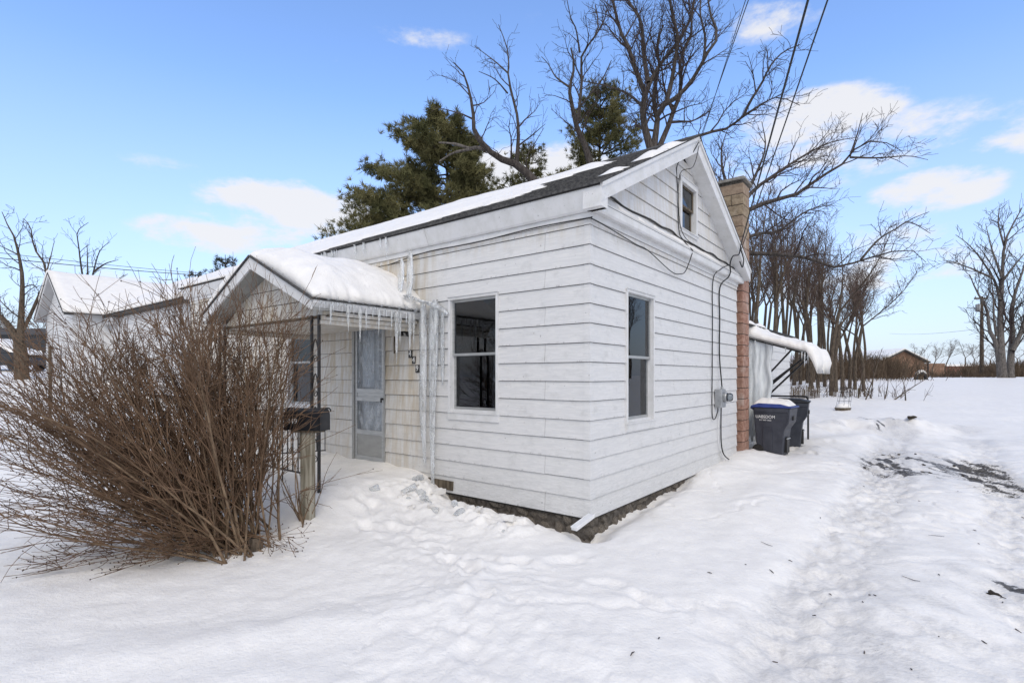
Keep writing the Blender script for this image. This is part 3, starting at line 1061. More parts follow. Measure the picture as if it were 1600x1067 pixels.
# ---- windows
def window(fn, u0, u1, z0, z1, sill=.10, small=False, drapes=True):
    c = .028 if not small else .06
    F_ = MB()
    def bx(mbx, a, b, o0, o1, p, q):
        mbx.hexa([fn(a, o0, p), fn(b, o0, p), fn(b, o1, p), fn(a, o1, p)], [fn(a, o0, q), fn(b, o0, q), fn(b, o1, q), fn(a, o1, q)])
    zb = z0 + sill
    pr = .034
    bx(F_, u0 - .004, u0 + c, -.09, pr, zb, z1)
    bx(F_, u1 - c, u1 + .004, -.09, pr, zb, z1)
    bx(F_, u0 - .004, u1 + .004, -.09, pr + .004, z1 - c, z1 + .006)
    bx(F_, u0 + c, u1 - c, -.09, .0, zb, zb + .03)
    # thin drip lip over the head
    bx(F_, u0 - .01, u1 + .01, 0, pr + .018, z1 + .0065, z1 + .0115)
    w = F_.build('window', M['trim'], house)
    S = MB()
    S.hexa([fn(u0 - .012, -.05, z0), fn(u1 + .012, -.05, z0), fn(u1 + .012, .03, z0), fn(u0 - .012, .03, z0)],
           [fn(u0 - .012, -.05, zb - .002), fn(u1 + .012, -.05, zb - .002), fn(u1 + .012, .036, zb - .012), fn(u0 - .012, .036, zb - .012)])
    bx(S, u0 - .016, u1 + .016, -.05, .048, zb - .0115, zb - .0005)
    S.build('sill', M['trim'], w)
    zm = (zb + z1) / 2
    a, b = u0 + c + .001, u1 - c - .001
    for k, (p, q, dep) in enumerate(((zm - .015, z1 - c - .001, -.012), (zb + .031, zm + .012, -.045))):
        sw = .030
        s_ = MB()
        d0, d1 = dep - .025, dep
        bx(s_, a, a + sw, d0, d1, p, q); bx(s_, b - sw, b, d0, d1, p, q)
        bx(s_, a + sw, b - sw, d0, d1, p, p + sw); bx(s_, a + sw, b - sw, d0, d1, q - sw, q)
        so = s_.build('sash', M['alu'] if not small else M['wood'], w)
        g = MB()
        bx(g, a + sw, b - sw, dep - .014, dep - .011, p + sw, q - sw)
        g.build('pane', M['glass'], w)
    if drapes:
        for (f0, f1) in ((0.02, .36), (.66, .98)):
            cu = MB()
            N_ = 14
            for i in range(N_):
                fa, fb = f0 + (f1 - f0) * i / N_, f0 + (f1 - f0) * (i + 1) / N_
                ua, ub = u0 + (u1 - u0) * fa, u0 + (u1 - u0) * fb
                oa, ob = -.12 - .022 * math.sin(i * 1.9), -.12 - .022 * math.sin((i + 1) * 1.9)
                cu.add([fn(ua, oa, zb), fn(ub, ob, zb), fn(ub, ob, z1 + .05), fn(ua, oa, z1 + .05)], [(0, 1, 2, 3)])
            cu.build('curtain', M['curtain'], w, smooth=True, recalc=False)
    return w


window(FR, *WIN_F)
window(FR, *WIN_F2)
window(GA, *WIN_G)
window(GA, *WIN_A, sill=.05, small=True)

# ---- storm door with the inner door behind it
u0, u1, z0, z1 = DOOR
def fbox(mbx, a, b, o0, o1, p, q):
    mbx.hexa([FR(a, o0, p), FR(b, o0, p), FR(b, o1, p), FR(a, o1, p)], [FR(a, o0, q), FR(b, o0, q), FR(b, o1, q), FR(a, o1, q)])
mb = MB()
fbox(mb, u0, u0 + .03, -.1, .026, z0, z1); fbox(mb, u1 - .045, u1, -.1, .03, z0, z1); fbox(mb, u0 + .03, u1 - .045, -.1, .026, z1 - .035, z1)
mb.build('door_frame', M['alud'], house)
mb = MB(); fbox(mb, u0 - .1, u1 + .1, -.1, .05, z0 - .06, z0 - .002)
mb.build('threshold', M['wood'], house)
a, b, p, q = u0 + .034, u1 - .049, z0 + .006, z1 - .039
H = q - p
mb = MB()
st = .052
fbox(mb, a, a + st, -.022, .012, p, q); fbox(mb, b - st, b, -.022, .012, p, q)
for (f0, f1) in ((0, .045), (.20, .235), (.445, .475), (.505, .535), (.975, 1.0)):
    fbox(mb, a + st, b - st, -.022, .012, p + H * f0, p + H * f1)
storm = mb.build('storm_door', M['alu'], house)
mb = MB(); fbox(mb, a + st, b - st, -.012, .004, p + H * .0455, p + H * .1995); mb.build('kick_panel', M['alud'], storm)
mb = MB(); fbox(mb, a + st, b - st, -.012, .004, p + H * .4755, p + H * .5045); mb.build('mid_panel', M['alu'], storm)
for (f0, f1) in ((.2355, .4445), (.5355, .9745)):
    mb = MB(); fbox(mb, a + st, b - st, -.006, -.003, p + H * f0, p + H * f1); mb.build('pane', M['doorglass'], storm)
mb = MB(); mb.tube([FR(a + .028, .012, p + H * .465), FR(a + .028, .045, p + H * .465)], .016, 10); fbox(mb, a + .016, a + .04, .036, .05, p + H * .44, p + H * .47)
mb.build('handle', M['iron'], storm)
# inner door: panelled, three small panes, a gathered curtain
mb = MB(); fbox(mb, u0 + .03, u1 - .045, -.13, -.105, z0, z1 - .04)
inner = mb.build('inner_door', M['door'], house)
for i in range(3):
    zz = z0 + 1.18 + i * .245
    mb = MB(); fbox(mb, u0 + .10, u0 + .29, -.104, -.100, zz, zz + .215); mb.build('pane', M['curtain'], inner)
mb = MB()
for i in range(16):
    ua, ub = u1 - .39 + .30 * i / 16, u1 - .39 + .30 * (i + 1) / 16
    oa, ob = -.085 - .012 * math.sin(i * 2.1), -.085 - .012 * math.sin((i + 1) * 2.1)
    mb.add([FR(ua, oa, z0 + 1.1), FR(ub, ob, z0 + 1.1), FR(ub, ob, z1 - .1), FR(ua, oa, z1 - .1)], [(0, 1, 2, 3)])
mb.build('curtain', M['lace'], inner, smooth=True, recalc=False)
for (f0, f1) in ((.1, .42), (.55, .9)):
    mb = MB(); w_ = u1 - u0 - .1; fbox(mb, u0 + .05 + w_ * f0, u0 + .05 + w_ * f1, -.104, -.094, z0 + .3, z0 + .85); mb.build('panel', M['door'], inner)


# ---- lettering
def text_obj(name, body, size, mat, parent, mat4, extrude=.002):
    cu = bpy.data.curves.new(name, 'FONT')
    cu.body = body
    cu.size = size
    cu.extrude = extrude
    cu.align_x = 'CENTER'
    cu.align_y = 'CENTER'
    tmp = bpy.data.objects.new(name + '_tmp', cu)
    COL.objects.link(tmp)
    dg = bpy.context.evaluated_depsgraph_get()
    me = bpy.data.meshes.new_from_object(tmp.evaluated_get(dg))
    bpy.data.objects.remove(tmp)
    bpy.data.curves.remove(cu)
    me.name = name
    me.transform(mat4)
    me.materials.clear()
    me.materials.append(mat)
    return link(bpy.data.objects.new(name, me), parent)


def frame_mat(origin, xdir, ydir):
    x, y = Vector(xdir).normalized(), Vector(ydir).normalized()
    zv = x.cross(y)
    m = Matrix((x, y, zv)).transposed().to_4x4()
    m.translation = Vector(origin)
    return m


for (ch, s_, z_) in (('4', 2.757, 1.945), ('4', 2.685, 1.86), ('9', 2.615, 1.745)):
    mb = MB(); fbox(mb, s_ - .034, s_ + .034, .010, .024, z_ - .052, z_ + .052)
    plate = mb.build('number_plate', M['iron'], house)
    text_obj('digit', ch, .105, M['paint'], plate, frame_mat(FR(s_, .0255, z_), (0, -1, 0), (0, 0, 1)))

# ---- porch lamp, thermometer strip
mb = MB()
mb.lathe([(.05, 0), (.055, .012), (.045, .022), (.02, .03)], 14, fn=lambda x, y, z: (-z - .012, x + 2.80, y + 2.235))
mb.tube([(-.03, 2.80, 2.235), (-.09, 2.83, 2.245), (-.10, 2.86, 2.235)], .014, 8)
lamp = mb.build('porch_lamp', M['iron'], house, smooth=True)
mb = MB(); mb.lathe([(.02, 0), (.045, -.02), (.05, -.05), (.03, -.06)], 12, (-.10, 2.87, 2.25))
mb.build('lamp_socket', M['iron'], lamp, smooth=True)
mb = MB(); fbox(mb, 3.09, 3.135, .012, .026, 1.98, 2.22); th = mb.build('wall_strip', M['siding'], house)
mb = MB(); fbox(mb, 3.082, 3.094, .012, .03, 1.96, 2.20); mb.build('bracket', M['wood'], th)

# ---- chimney of concrete blocks
CT0, CT1, CS0, CS1 = 5.495, 5.925, -.085, .335
cap = MB(); cap.box(CT0 - .045, CT1 + .045, CS0 - .045, CS1 + .045, 5.27, 5.312); cap.box(CT0 - .02, CT1 + .02, CS0 - .02, CS1 + .02, 5.312, 5.335)
core = MB(); core.box(CT0 + .012, CT1 - .012, CS0 + .012, CS1 - .012, -.2, 5.27)
chim = core.build('chimney', M['mortar'], house)
cap.build('chimney_cap', M['concrete'], chim, bevel=.008)
z = .02
k = 0
while z < 5.2:
    g = .006
    z1 = min(z + .2, 5.27)
    tm, sm = (CT0 + CT1) / 2, (CS0 + CS1) / 2
    quads = ([(CT0, tm - g, CS0, sm - g), (tm + g, CT1, CS0, sm - g), (CT0, tm - g, sm + g, CS1), (tm + g, CT1, sm + g, CS1)] if k % 2 == 0 else
             [(CT0, CT1, CS0, sm - g), (CT0, CT1, sm + g, CS1)])
    if z > 3.7 and k % 2:
        quads = [(CT0, CT1, CS0, CS1)]
    for (t0, t1, s0, s1) in quads:
        jx, jy = rng.uniform(-.004, .004), rng.uniform(-.004, .004)
        mb = MB(); mb.box(t0 + jx, t1 + jx, s0 + jy, s1 + jy, z + g, z1 - g)
        mb.build('block', M['block'], chim, bevel=.006)
    z += .2
    k += 1

# ---- entry canopy (parts of the house)
KS0, KS1, KSC, KP = 2.55, 5.31, 3.93, 1.60
KZE, KZA = 2.50, 3.14
KSL = (KZA - KZE) / (KS1 - KSC)
kz = lambda s: KZA - abs(s - KSC) * KSL
mb = MB()
for sgn in (-1, 1):
    e = KSC + sgn * (KS1 - KSC + .03)
    mb.prism([(KSC, KZA), (KSC, KZA + .022), (e, kz(e) + .022), (e, kz(e))], -KP - .04, -.022, lambda u, v, w: (w, u, v))
canopy = mb.build('canopy_roof', M['shingle'], house)
for sgn in (-1, 1):
    e = KSC + sgn * (KS1 - KSC)
    mb = MB()
    mb.prism([(KSC, KZA - .002), (e, kz(e) - .002), (e, kz(e) - .12), (KSC, KZA - .15)], -KP - .02, -KP + .005, lambda u, v, w: (w, u, v))
    mb.build('canopy_rake', M['trim'], canopy)
    mb = MB()
    mb.prism([(KSC, KZA - .135), (e, kz(e) - .105), (e, kz(e) - .12), (KSC, KZA - .15)], -KP + .006, -KP + .26, lambda u, v, w: (w, u, v))
    mb.build('canopy_soffit', M['alud'], canopy)
    # eave fascia, gutter-like
    mb = MB()
    e0 = KSC + sgn * (KS1 - KSC - .001)
    q = sgn
    pr = [(e0, KZE - .004), (e0 + q * .02, KZE - .006), (e0 + q * .02, KZE - .045), (e0 - q * .01, KZE - .085), (e0 - q * .03, KZE - .105), (e0 - q * .03, KZE - .004)]
    mb.prism(pr, -KP + .0, -.023, lambda u, v, w: (w, u, v))
    mb.build('canopy_fascia', M['trim'], canopy)
    # three lapped boards under the fascia, on the side beam
    for k in range(3):
        zz = KZE - .11 - .05 * (k + 1)
        ee = KSC + sgn * (KS1 - KSC - .06 - .03 * k)
        mb = MB(); mb.prism([(ee, zz + .044), (ee, zz), (ee - q * .03, zz), (ee - q * .03, zz + .044)], -KP + .18, -.024, lambda u, v, w: (w, u, v))
        mb.build('side_board', M['siding'], canopy)
# gable infill boards, set back under the rakes
zz = KZE - .15
k = 0
while zz < KZA - .16:
    zt = min(zz + .20, KZA - .17)
    def lim(z_):
        return max(0.02, (KZA - .13 - z_) / KSL)
    mb = MB()
    d0, d1 = min(lim(zz), 1.30), min(lim(zt), 1.30)
    pb = -KP + .262
    mb.hexa([(pb, KSC - d0, zz), (pb, KSC + d0, zz), (pb - .018, KSC + d0, zz), (pb - .018, KSC - d0, zz)],
            [(pb, KSC - d1, zt - .007), (pb, KSC + d1, zt - .007), (pb - .004, KSC + d1, zt - .007), (pb - .004, KSC - d1, zt - .007)])
    mb.build('gable_board', M['siding'] if k < 3 else M['yellow'], canopy)
    zz += .20
    k += 1
mb = MB(); mb.box(-KP + .266, -KP + .29, KSC - 1.31, KSC + 1.31, KZE - .18, KZE + .05); mb.build('gable_backing', M['dark'], canopy)
mb = MB(); mb.box(-KP + .225, -KP + .265, KSC - 1.34, KSC + 1.34, KZE - .175, KZE - .152); mb.build('header_beam', M['wood'], canopy)
for k in range(9):
    a_ = KSC - 1.30 + 2.6 * k / 9
    mb = MB(); mb.box(-KP + .27, -.024, a_ + .004, a_ + 2.6 / 9 - .004, KZE - .185, KZE - .17); mb.build('ceiling_board', M['siding'], canopy)
# porch slab
mb = MB(); mb.box(-1.30, -.03, 2.62, 5.2, -.2, .26); mb.build('porch_slab', M['concrete'], house, bevel=.01)
mb = MB(); mb.box(-.03, .04, 1.95, 3.3, .20, .335 - .02); mb.build('sill_plate', M['wood'], house)


# wrought-iron posts and railings: one thing per post / railing
def iron_post(s_, label):
    base = gz(*hw(-1.42, s_, 0).xy)
    o = thing('porch_post', label, 'porch post', hw(-1.42, s_, base), HROT, 'iron posts under the entry canopy')
    h = KZE - .155 - base
    for q in (-.075, .075):
        mb = MB(); mb.box(-.014, .014, q - .014, q + .014, -.15, h); mb.build('bar', M['iron'], o)
    for zc in (.45, .82, 1.2, 1.6, 1.95):
        if zc > h - .1:
            continue
        pts = [(0, -.06 + .12 * i / 12, zc + .15 * math.sin(math.pi * i / 12)) for i in range(13)]
        mb = MB(); mb.tube(pts, .007, 6); mb.build('scroll', M['iron'], o)
        sp = []
        for i in range(16):
            r_ = .048 * (1 - i / 20)
            a_ = i * .55
            sp.append((0, r_ * math.cos(a_), zc - .08 + r_ * math.sin(a_)))
        mb = MB(); mb.tube(sp, .005, 5); mb.build('scroll', M['iron'], o)
    return o


iron_post(2.78, 'black wrought-iron post with scrollwork just behind the mailbox')
iron_post(5.16, 'black wrought-iron post half hidden behind the bare shrub')


def railing(a, b, label, end_hook=False):
    """a, b: (t, s) ends on the porch."""
    pa, pb = hw(*a, 0), hw(*b, 0)
    d = (pb - pa); L = d.length
    o = thing('porch_railing', label, 'railing', (pa.x, pa.y, 0), math.atan2(d.y, d.x), 'black iron railings round the porch')
    zt, zl = 1.15, .50
    mb = MB(); mb.box(0, L, -.016, .016, zt - .008, zt + .008)
    if end_hook:
        mb.tube([(L, 0, zt), (L + .05, 0, zt), (L + .075, 0, zt - .03), (L + .07, 0, zt - .06)], .011, 6)
    mb.build('top_rail', M['iron'], o)
    mb = MB(); mb.box(0, L, -.012, .012, zl - .008, zl + .008); mb.build('bottom_rail', M['iron'], o)
    n_ = max(2, int(L / .115))
    for i in range(n_ + 1):
        x = .01 + (L - .02) * i / n_
        mb = MB(); mb.box(x - .006, x + .006, -.006, .006, zl - .16 if i % 4 == 0 else zl, zt - .008); mb.build('baluster', M['iron'], o)


railing((-1.42, 5.06), (-.16, 4.55), 'black iron railing ending in a curled hook near the storm door', True)
railing((-1.42, 3.02), (-1.42, 5.06), 'black iron railing across the porch front behind the shrub')

# ---- rear addition and its metal awning
mb = MB(); mb.box(5.93, 10.7, .10, 3.6, -.2, 2.62); mb.build('rear_wing', M['nwall'], house)
z = .2
while z < 2.5:
    mb = MB(); mb.hexa([(5.93, .10, z), (10.7, .10, z), (10.7, .082, z), (5.93, .082, z)], [(5.93, .10, z + .19), (10.7, .10, z + .19), (10.7, .096, z + .19), (5.93, .096, z + .19)])
    mb.build('siding_board', M['siding'], house)
    z += COURSE
mb = MB(); mb.prism([(.0, 2.62), (3.6, 3.3), (3.6, 3.36), (-.06, 2.66)], 5.95, 10.8, lambda u, v, w: (w, u, v)); mb.build('rear_roof', M['shingle'], house)
mb = MB(); mb.prism([(.08, 2.42), (-1.08, 2.05), (-1.08, 2.075), (.08, 2.45)], 6.42, 7.95, lambda u, v, w: (w, u, v))
awn = mb.build('awning', M['alud'], house)
for t_ in (6.43, 6.9, 7.4, 7.93):
    mb = MB(); mb.tube([(t_, .06, 2.40), (t_, -1.05, 2.035)], .012, 6); mb.build('rib', M['iron'], awn)
mb = MB(); mb.tube([(6.43, -1.06, 2.035), (7.93, -1.06, 2.035)], .013, 6); mb.build('front_bar', M['iron'], awn)
for (t_, z0_, s1_, t1_, z1_) in ((8.15, 1.64, -.5, 7.7, 2.21), (8.15, 1.36, -.86, 7.3, 2.09), (8.1, 1.42, -.9, 7.2, 2.08), (8.05, 1.16, -1.02, 6.6, 2.04)):
    mb = MB(); mb.tube([(t_, .09, z0_), (t1_, s1_, z1_)], .020, 6); mb.build('brace', M['iron'], awn)
mb = MB()
for (t_, z0_) in ((8.15, .95), (8.35, .95)):
    mb.tube([(t_, .08, 1.7), (t_ + .02, .04, z0_)], .012, 6)
mb.build('bracket', M['iron'], awn)

# ---------------------------------------------------------------- things fixed to or resting on the house
# electric meter
em = thing('electric_meter', 'grey electric meter box on the gable wall beside black cables', 'electric meter', hw(4.17, 0, 1.28), HROT)
mb = MB(); mb.box(-.125, .115, -.13, -.022, -.15, .15); mb.build('box', M['steel'], em, bevel=.008)
mb = MB(); mb.lathe([(.085, 0), (.085, .03), (.075, .05)], 20, fn=lambda x, y, z: (x + .03, -.13 - z, y + .02)); mb.build('socket_ring', M['steel'], em)
mb = MB(); mb.lathe([(.07, 0), (.07, .05), (.055, .075), (.02, .085)], 20, fn=lambda x, y, z: (x + .03, -.18 - z, y + .02)); mb.build('glass_dome', M['glass'], em, smooth=True)
mb = MB(); mb.lathe([(.055, 0), (.055, .02)], 16, fn=lambda x, y, z: (x + .03, -.185 - z, y + .02)); mb.build('dial', M['white'], em)
mb = MB(); mb.tube([(.09, -.075, .15), (.09, -.075, .19)], .022, 10); mb.build('conduit_hub', M['steel'], em)


def smooth_path(pts, n=6):
    pts = [Vector(p) for p in pts]
    out = []
    for i in range(len(pts) - 1):
        p0, p1, p2, p3 = pts[max(i - 1, 0)], pts[i], pts[i + 1], pts[min(i + 2, len(pts) - 1)]
        for k in range(n):
            t = k / n
            out.append(.5 * ((2 * p1) + (p2 - p0) * t + (2 * p0 - 5 * p1 + 4 * p2 - p3) * t * t + (3 * p1 - p0 - 3 * p2 + p3) * t * t * t))
    out.append(pts[-1])
    return out


def cable(name, pts, r, label, cat='cable', mat='rubber', group=None, n=6, sides=6):
    mb = MB(); mb.tube(smooth_path(pts, n), r, sides)
    o = mb.build(name, M[mat], None, smooth=True)
    return tag(o, label, cat, group)


cable('wall_cable', [hw(4.55, -.13, 3.42), hw(4.5, -.11, 3.32), hw(4.28, -.035, 3.12), hw(4.27, -.035, 2.6), hw(4.24, -.04, 2.0), hw(4.27, -.06, 1.6), hw(4.26, -.075, 1.46)], .011,
      'thick black service cable running down into the meter box')
cable('wall_cable', [hw(4.4, -.13, 3.50), hw(4.05, -.118, 3.38), hw(3.92, -.035, 3.2), hw(3.91, -.03, 2.5), hw(3.89, -.032, 1.8), hw(3.89, -.03, 1.05), hw(3.95, -.05, .95), hw(4.07, -.06, 1.06), hw(4.09, -.06, 1.14)], .008,
      'thin black cable looping under the meter box from above')
cable('wall_cable', [hw(4.3, -.05, 1.14), hw(4.32, -.04, .8), hw(4.33, -.045, .5), hw(4.42, -.06, .32), hw(4.6, -.12, .2)], .010, 'black cable dropping from the meter box to the snow')
cable('wall_cable', [hw(4.25, -.05, 1.14), hw(4.2, -.035, .85), hw(4.22, -.04, .5), hw(4.45, -.08, .22)], .006, 'thin white cable trailing below the meter box', mat='white')
cable('eave_cable', [hw(-.045, 3.2, 3.20), hw(-.045, 2.4, 3.27), hw(-.045, 1.55, 3.26), hw(-.045, .7, 3.285), hw(-.05, .0, 3.27), hw(-.03, -.04, 3.265), hw(.3, -.045, 3.25), hw(1.0, -.05, 3.20), hw(1.35, -.05, 3.19), hw(2.1, -.05, 3.05), hw(2.4, -.06, 3.06), hw(2.62, -.06, 3.14), hw(2.72, -.12, 3.40)],
      .0065, 'black cable tacked under the eave and round the house corner')
cable('gable_cable', [hw(2.64, -.235, 4.92), hw(2.45, -.20, 4.70), hw(2.38, -.03, 4.58), hw(2.40, -.03, 4.2), hw(2.43, -.03, 3.7), hw(2.5, -.06, 3.56), hw(2.75, -.118, 3.44)], .007,
      'black cable looping down the gable beside the attic window')
cable('gable_cable', [hw(2.66, -.235, 4.88), hw(2.52, -.20, 4.55), hw(2.42, -.05, 4.45), hw(2.44, -.03, 3.9), hw(2.6, -.05, 3.62), hw(3.2, -.06, 3.58), hw(4.3, -.08, 3.56)], .005,
      'thin cable along the pent flashing below the attic window')
POLE = Vector((-1.2, -15, 7.4))


def drop(a, b, sag, n=24):
    a, b = Vector(a), Vector(b)
    return [a.lerp(b, i / n) - Vector((0, 0, 4 * sag * (i / n) * (1 - i / n))) for i in range(n + 1)]


for (a_, e_, sag_, r_, lab) in ((hw(4.75, -.235, 3.86), (-4.0, -15, 7.4), .12, .0095, 'twisted black service wire rising steeply from the chimney-side rake'),
                                (hw(4.78, -.235, 3.80), (-3.4, -15, 7.4), .12, .0065, 'thinner black wire beside the twisted service wire'),
                                (hw(2.68, -.24, 4.98), (-1.1, -15, 7.4), .1, .0045, 'thin telephone wire rising from the gable peak'),
                                (hw(2.70, -.24, 4.95), (-1.5, -15, 7.4), .1, .0038, 'second thin telephone wire rising from the gable peak')):
    mb = MB(); mb.tube(drop(a_, e_, sag_), r_, 6)
    tag(mb.build('service_wire', M['rubber'], None, smooth=True), lab, 'wire', 'overhead wires to the house')
cable('wire_loop', [hw(4.75, -.24, 3.86), hw(4.6, -.25, 3.7), hw(4.3, -.24, 3.62), hw(4.35, -.18, 3.52), hw(4.55, -.13, 3.42)], .011, 'black wire loop drooping at the rake end by the chimney')
cable('wire_loop', [hw(4.78, -.24, 3.8), hw(4.9, -.25, 3.66), hw(4.82, -.25, 3.52), hw(4.7, -.24, 3.6)], .010, 'small black hook of wire at the rake end')

# handrail by the rear door
hr = thing('handrail', 'black pipe handrail standing behind the trash carts', 'handrail', hw(8.1, 0, 0), HROT)
mb = MB(); mb.tube(smooth_path([(0, .06, 1.2), (.0, -.35, 1.2), (-.05, -.68, 1.2), (-.06, -.74, 1.16), (-.06, -.75, .9), (-.06, -.75, .1)], 4), .019, 8); mb.build('rail', M['iron'], hr, smooth=True)
mb = MB(); mb.tube([(0, .05, 1.2), (0, .05, .2)], .016, 8); mb.build('upright', M['iron'], hr)

# downspout piece leaning at the corner
ds = thing('downspout_piece', 'loose white downspout piece leaning against the stone foundation corner', 'downspout', hw(-.03, -.05, .20))
A_, B_ = Vector((0, 0, 0)), at(897, 829, 5.22) - hw(-.03, -.05, .20)
dirn = (B_ - A_).normalized(); sd_ = dirn.cross(Vector((0, 0, 1))).normalized(); up_ = sd_.cross(dirn)
mb = MB(); mb.hexa([A_ - sd_ * .035 - up_ * .0, A_ + sd_ * .035, A_ + sd_ * .035 + up_ * .035, A_ - sd_ * .035 + up_ * .035],
                   [B_ - sd_ * .035, B_ + sd_ * .035, B_ + sd_ * .035 + up_ * .035, B_ - sd_ * .035 + up_ * .035])
mb.build('tube', M['downspout'], ds, bevel=.006)
mb = MB(); 
for q in (-.035, .035):
    C1, C2 = A_ + sd_ * q + up_ * .0355, B_ + sd_ * q + up_ * .0355
    mb.tube([C1, C2], .006, 6)
mb.build('seam', M['downspout'], ds)


# ---------------------------------------------------------------- snow and ice on the house
def roof_snow():
    nu, nv = 220, 56
    U = np.linspace(0, 1, nu + 1); Vv = np.linspace(0, 1, nv + 1)
    S_, T_ = np.meshgrid(-.24 + U * (L_FRONT + .48), ROOF_T0 - .03 + Vv * (ROOF_TR - ROOF_T0 + .08))
    n = fbm(S_ * 1.1, T_ * 3.0, 91, 4)
    edge = .38 - .10 * np.clip(S_ - 1, 0, 8) + .24 * n                     # snow starts this far up the slope
    edge = np.where(S_ > 4.6, edge - .3 * (S_ - 4.6), edge)
    th = sstep(0, .18, T_ - edge) * (.045 + .045 * n) * (1 - .75 * sstep(2.2, 2.65, T_))
    strip = np.exp(-((T_ - 1.35 - .22 * (S_ - 1.6)) / .16) ** 2) * sstep(.2, .8, S_) * (1 - sstep(2.4, 3.3, S_))
    th = th * (1 - strip * 1.3)
    th = th - .12 * (1 - sstep(.6, 1.5, S_ + .5 * n)) * (1 - sstep(2.35, 2.75, T_) * .5)
    lump = .085 * np.exp(-(((S_ + .12) / .16) ** 2 + ((T_ - 1.25) / .2) ** 2)) + .085 * np.exp(-(((S_ + .12) / .16) ** 2 + ((T_ - 1.85) / .26) ** 2)) + .06 * np.exp(-(((S_ + .05) / .14) ** 2 + ((T_ - .45) / .16) ** 2))
    th = np.maximum(th, lump - .02)
    th = th * sstep(-.245, -.2, S_) * sstep(L_FRONT + .24, L_FRONT + .1, S_)
    keep_v = th > .006
    keep = keep_v[:-1, :-1] | keep_v[1:, 1:] | keep_v[1:, :-1] | keep_v[:-1, 1:]

    def fn(u, v):
        i, j = int(round(u * nu)), int(round(v * nv))
        s, t = S_[j, i], T_[j, i]
        zb = (roof_z(min(t, ROOF_TR)) if t <= ROOF_TR else ROOF_ZR) + .016
        h = max(th[j, i], 0.0)
        return (t, s, zb), (t, s, zb + .004 + h)
    Vx, Fx = slab(fn, nu, nv, keep)
    o = mesh_obj('roof_snow', np_mesh('roof_snow', Vx, Fx, True), M['snow'])
    o.matrix_world = Matrix.Translation(C0) @ Matrix.Rotation(HROT, 4, 'Z')
    tag(o, 'thin melting snow sheet over the dark shingles of the main roof', 'snow', None, 'stuff')


roof_snow()


def canopy_snow():
    nu, nv = 90, 150                 # u: along p, v: across s
    def fn(u, v):
        p = -.0 + u * (KP + .015)
        s = KS0 - .03 + v * (KS1 - KS0 + .06)
        d = abs(s - KSC)
        e = (KS1 - KSC + .03) - d               # distance to the eave
        roof = KZA - d * KSL + .0235
        f = KP + .015 - p                        # distance to the front edge
        th = .285 * min(1, (max(e, 0) / .34)) ** .42
        th *= .34 + .66 * min(1, max(f, 0) / .42) ** .5
        th -= .10 * math.exp(-(d / .35) ** 2)
        th *= 1 + .22 * float(fbm(p * 2.2, s * 2.2, 17, 3))
        th = max(th, .018)
        bulge = (.035 + .05 * float(fbm(p * 6, s, 9, 3))) * math.exp(-(e / .10) ** 2) * (1 if s > KSC else -1)
        fb = .03 * math.exp(-(f / .1) ** 2)
        return (-p, s, roof), (-p - fb * 0, s + bulge, roof + th + .010 * float(fbm(p * 7, s * 7, 3, 3)) * min(1, th / .1))
    Vx, Fx = slab(fn, nu, nv)
    o = mesh_obj('canopy_snow', np_mesh('canopy_snow', Vx, Fx, True), M['snow'])
    o.matrix_world = Matrix.Translation(C0) @ Matrix.Rotation(HROT, 4, 'Z')
    tag(o, 'thick rounded snow blanket lying on the entry canopy', 'snow', None, 'stuff')


canopy_snow()


def icicle(loc, length, r, label, group, rg):
    mb = MB()
    n = 9
    pts, rs = [], []
    bx_, by_ = rg.uniform(-.01, .01), rg.uniform(-.01, .01)
    for i in range(n + 1):
        f = i / n
        pts.append((bx_ * f, by_ * f, -length * f))
        rs.append(max(.0015, r * (1 - f) ** .8 * (1 + .22 * math.sin(i * 2.3 + length * 9))))
    mb.tube(pts, rs, 8)
    o = mb.build('icicle', M['ice'], None, smooth=True)
    o.location = loc
    return tag(o, label, 'icicle', group)


rg = random.Random(8)
SPEC = [(1.52, .10, .009), (1.38, .24, .017), (1.27, .07, .008), (1.16, .33, .022), (1.08, .12, .010), (.99, .42, .026), (.90, .27, .017), (.80, .12, .010), (.71, .31, .020), (.60, .10, .009),
        (.52, .25, .014), (.44, .66, .034), (.38, .42, .022), (.28, .16, .014), (.22, .52, .030), (.16, .40, .024)]
for i, (p_, l_, r_) in enumerate(SPEC):
    icicle(hw(-p_, KS0 - .02, KZE - .04), l_, r_, 'clear hanging icicle along the door-side eave of the entry canopy', 'icicles along the canopy eave', rg)
for i in range(34):
    icicle(hw(-rg.uniform(.1, 1.55), KS0 - .03 + rg.uniform(-.008, .012), KZE - .02), rg.uniform(.03, .12), rg.uniform(.006, .012), 'clear hanging icicle along the door-side eave of the entry canopy', 'icicles along the canopy eave', rg)
for i in range(12):
    s_ = rg.uniform(3.0, 4.7)
    icicle(hw(-.15, s_, 3.56), rg.uniform(.10, .34), rg.uniform(.012, .026), 'short icicle under the main eave above the canopy snow', 'icicles under the main eave', rg)

# ice lip along the canopy eave
mb = MB()
pts, rs = [], []
for i in range(41):
    p_ = .02 + 1.56 * i / 40
    pts.append((-p_, KS0 - .018, KZE + .03 + .01 * math.sin(i * 1.7)))
    rs.append(.026 + .012 * math.sin(i * 2.7) + .02 * max(0, 1 - p_ / .5))
mb.tube(pts, rs, 10)
o = mb.build('ice_lip', M['ice'], None, smooth=True)
o.location = C0; o.rotation_euler.z = HROT
tag(o, 'ragged ice lip along the canopy eave under the snow blanket', 'ice')


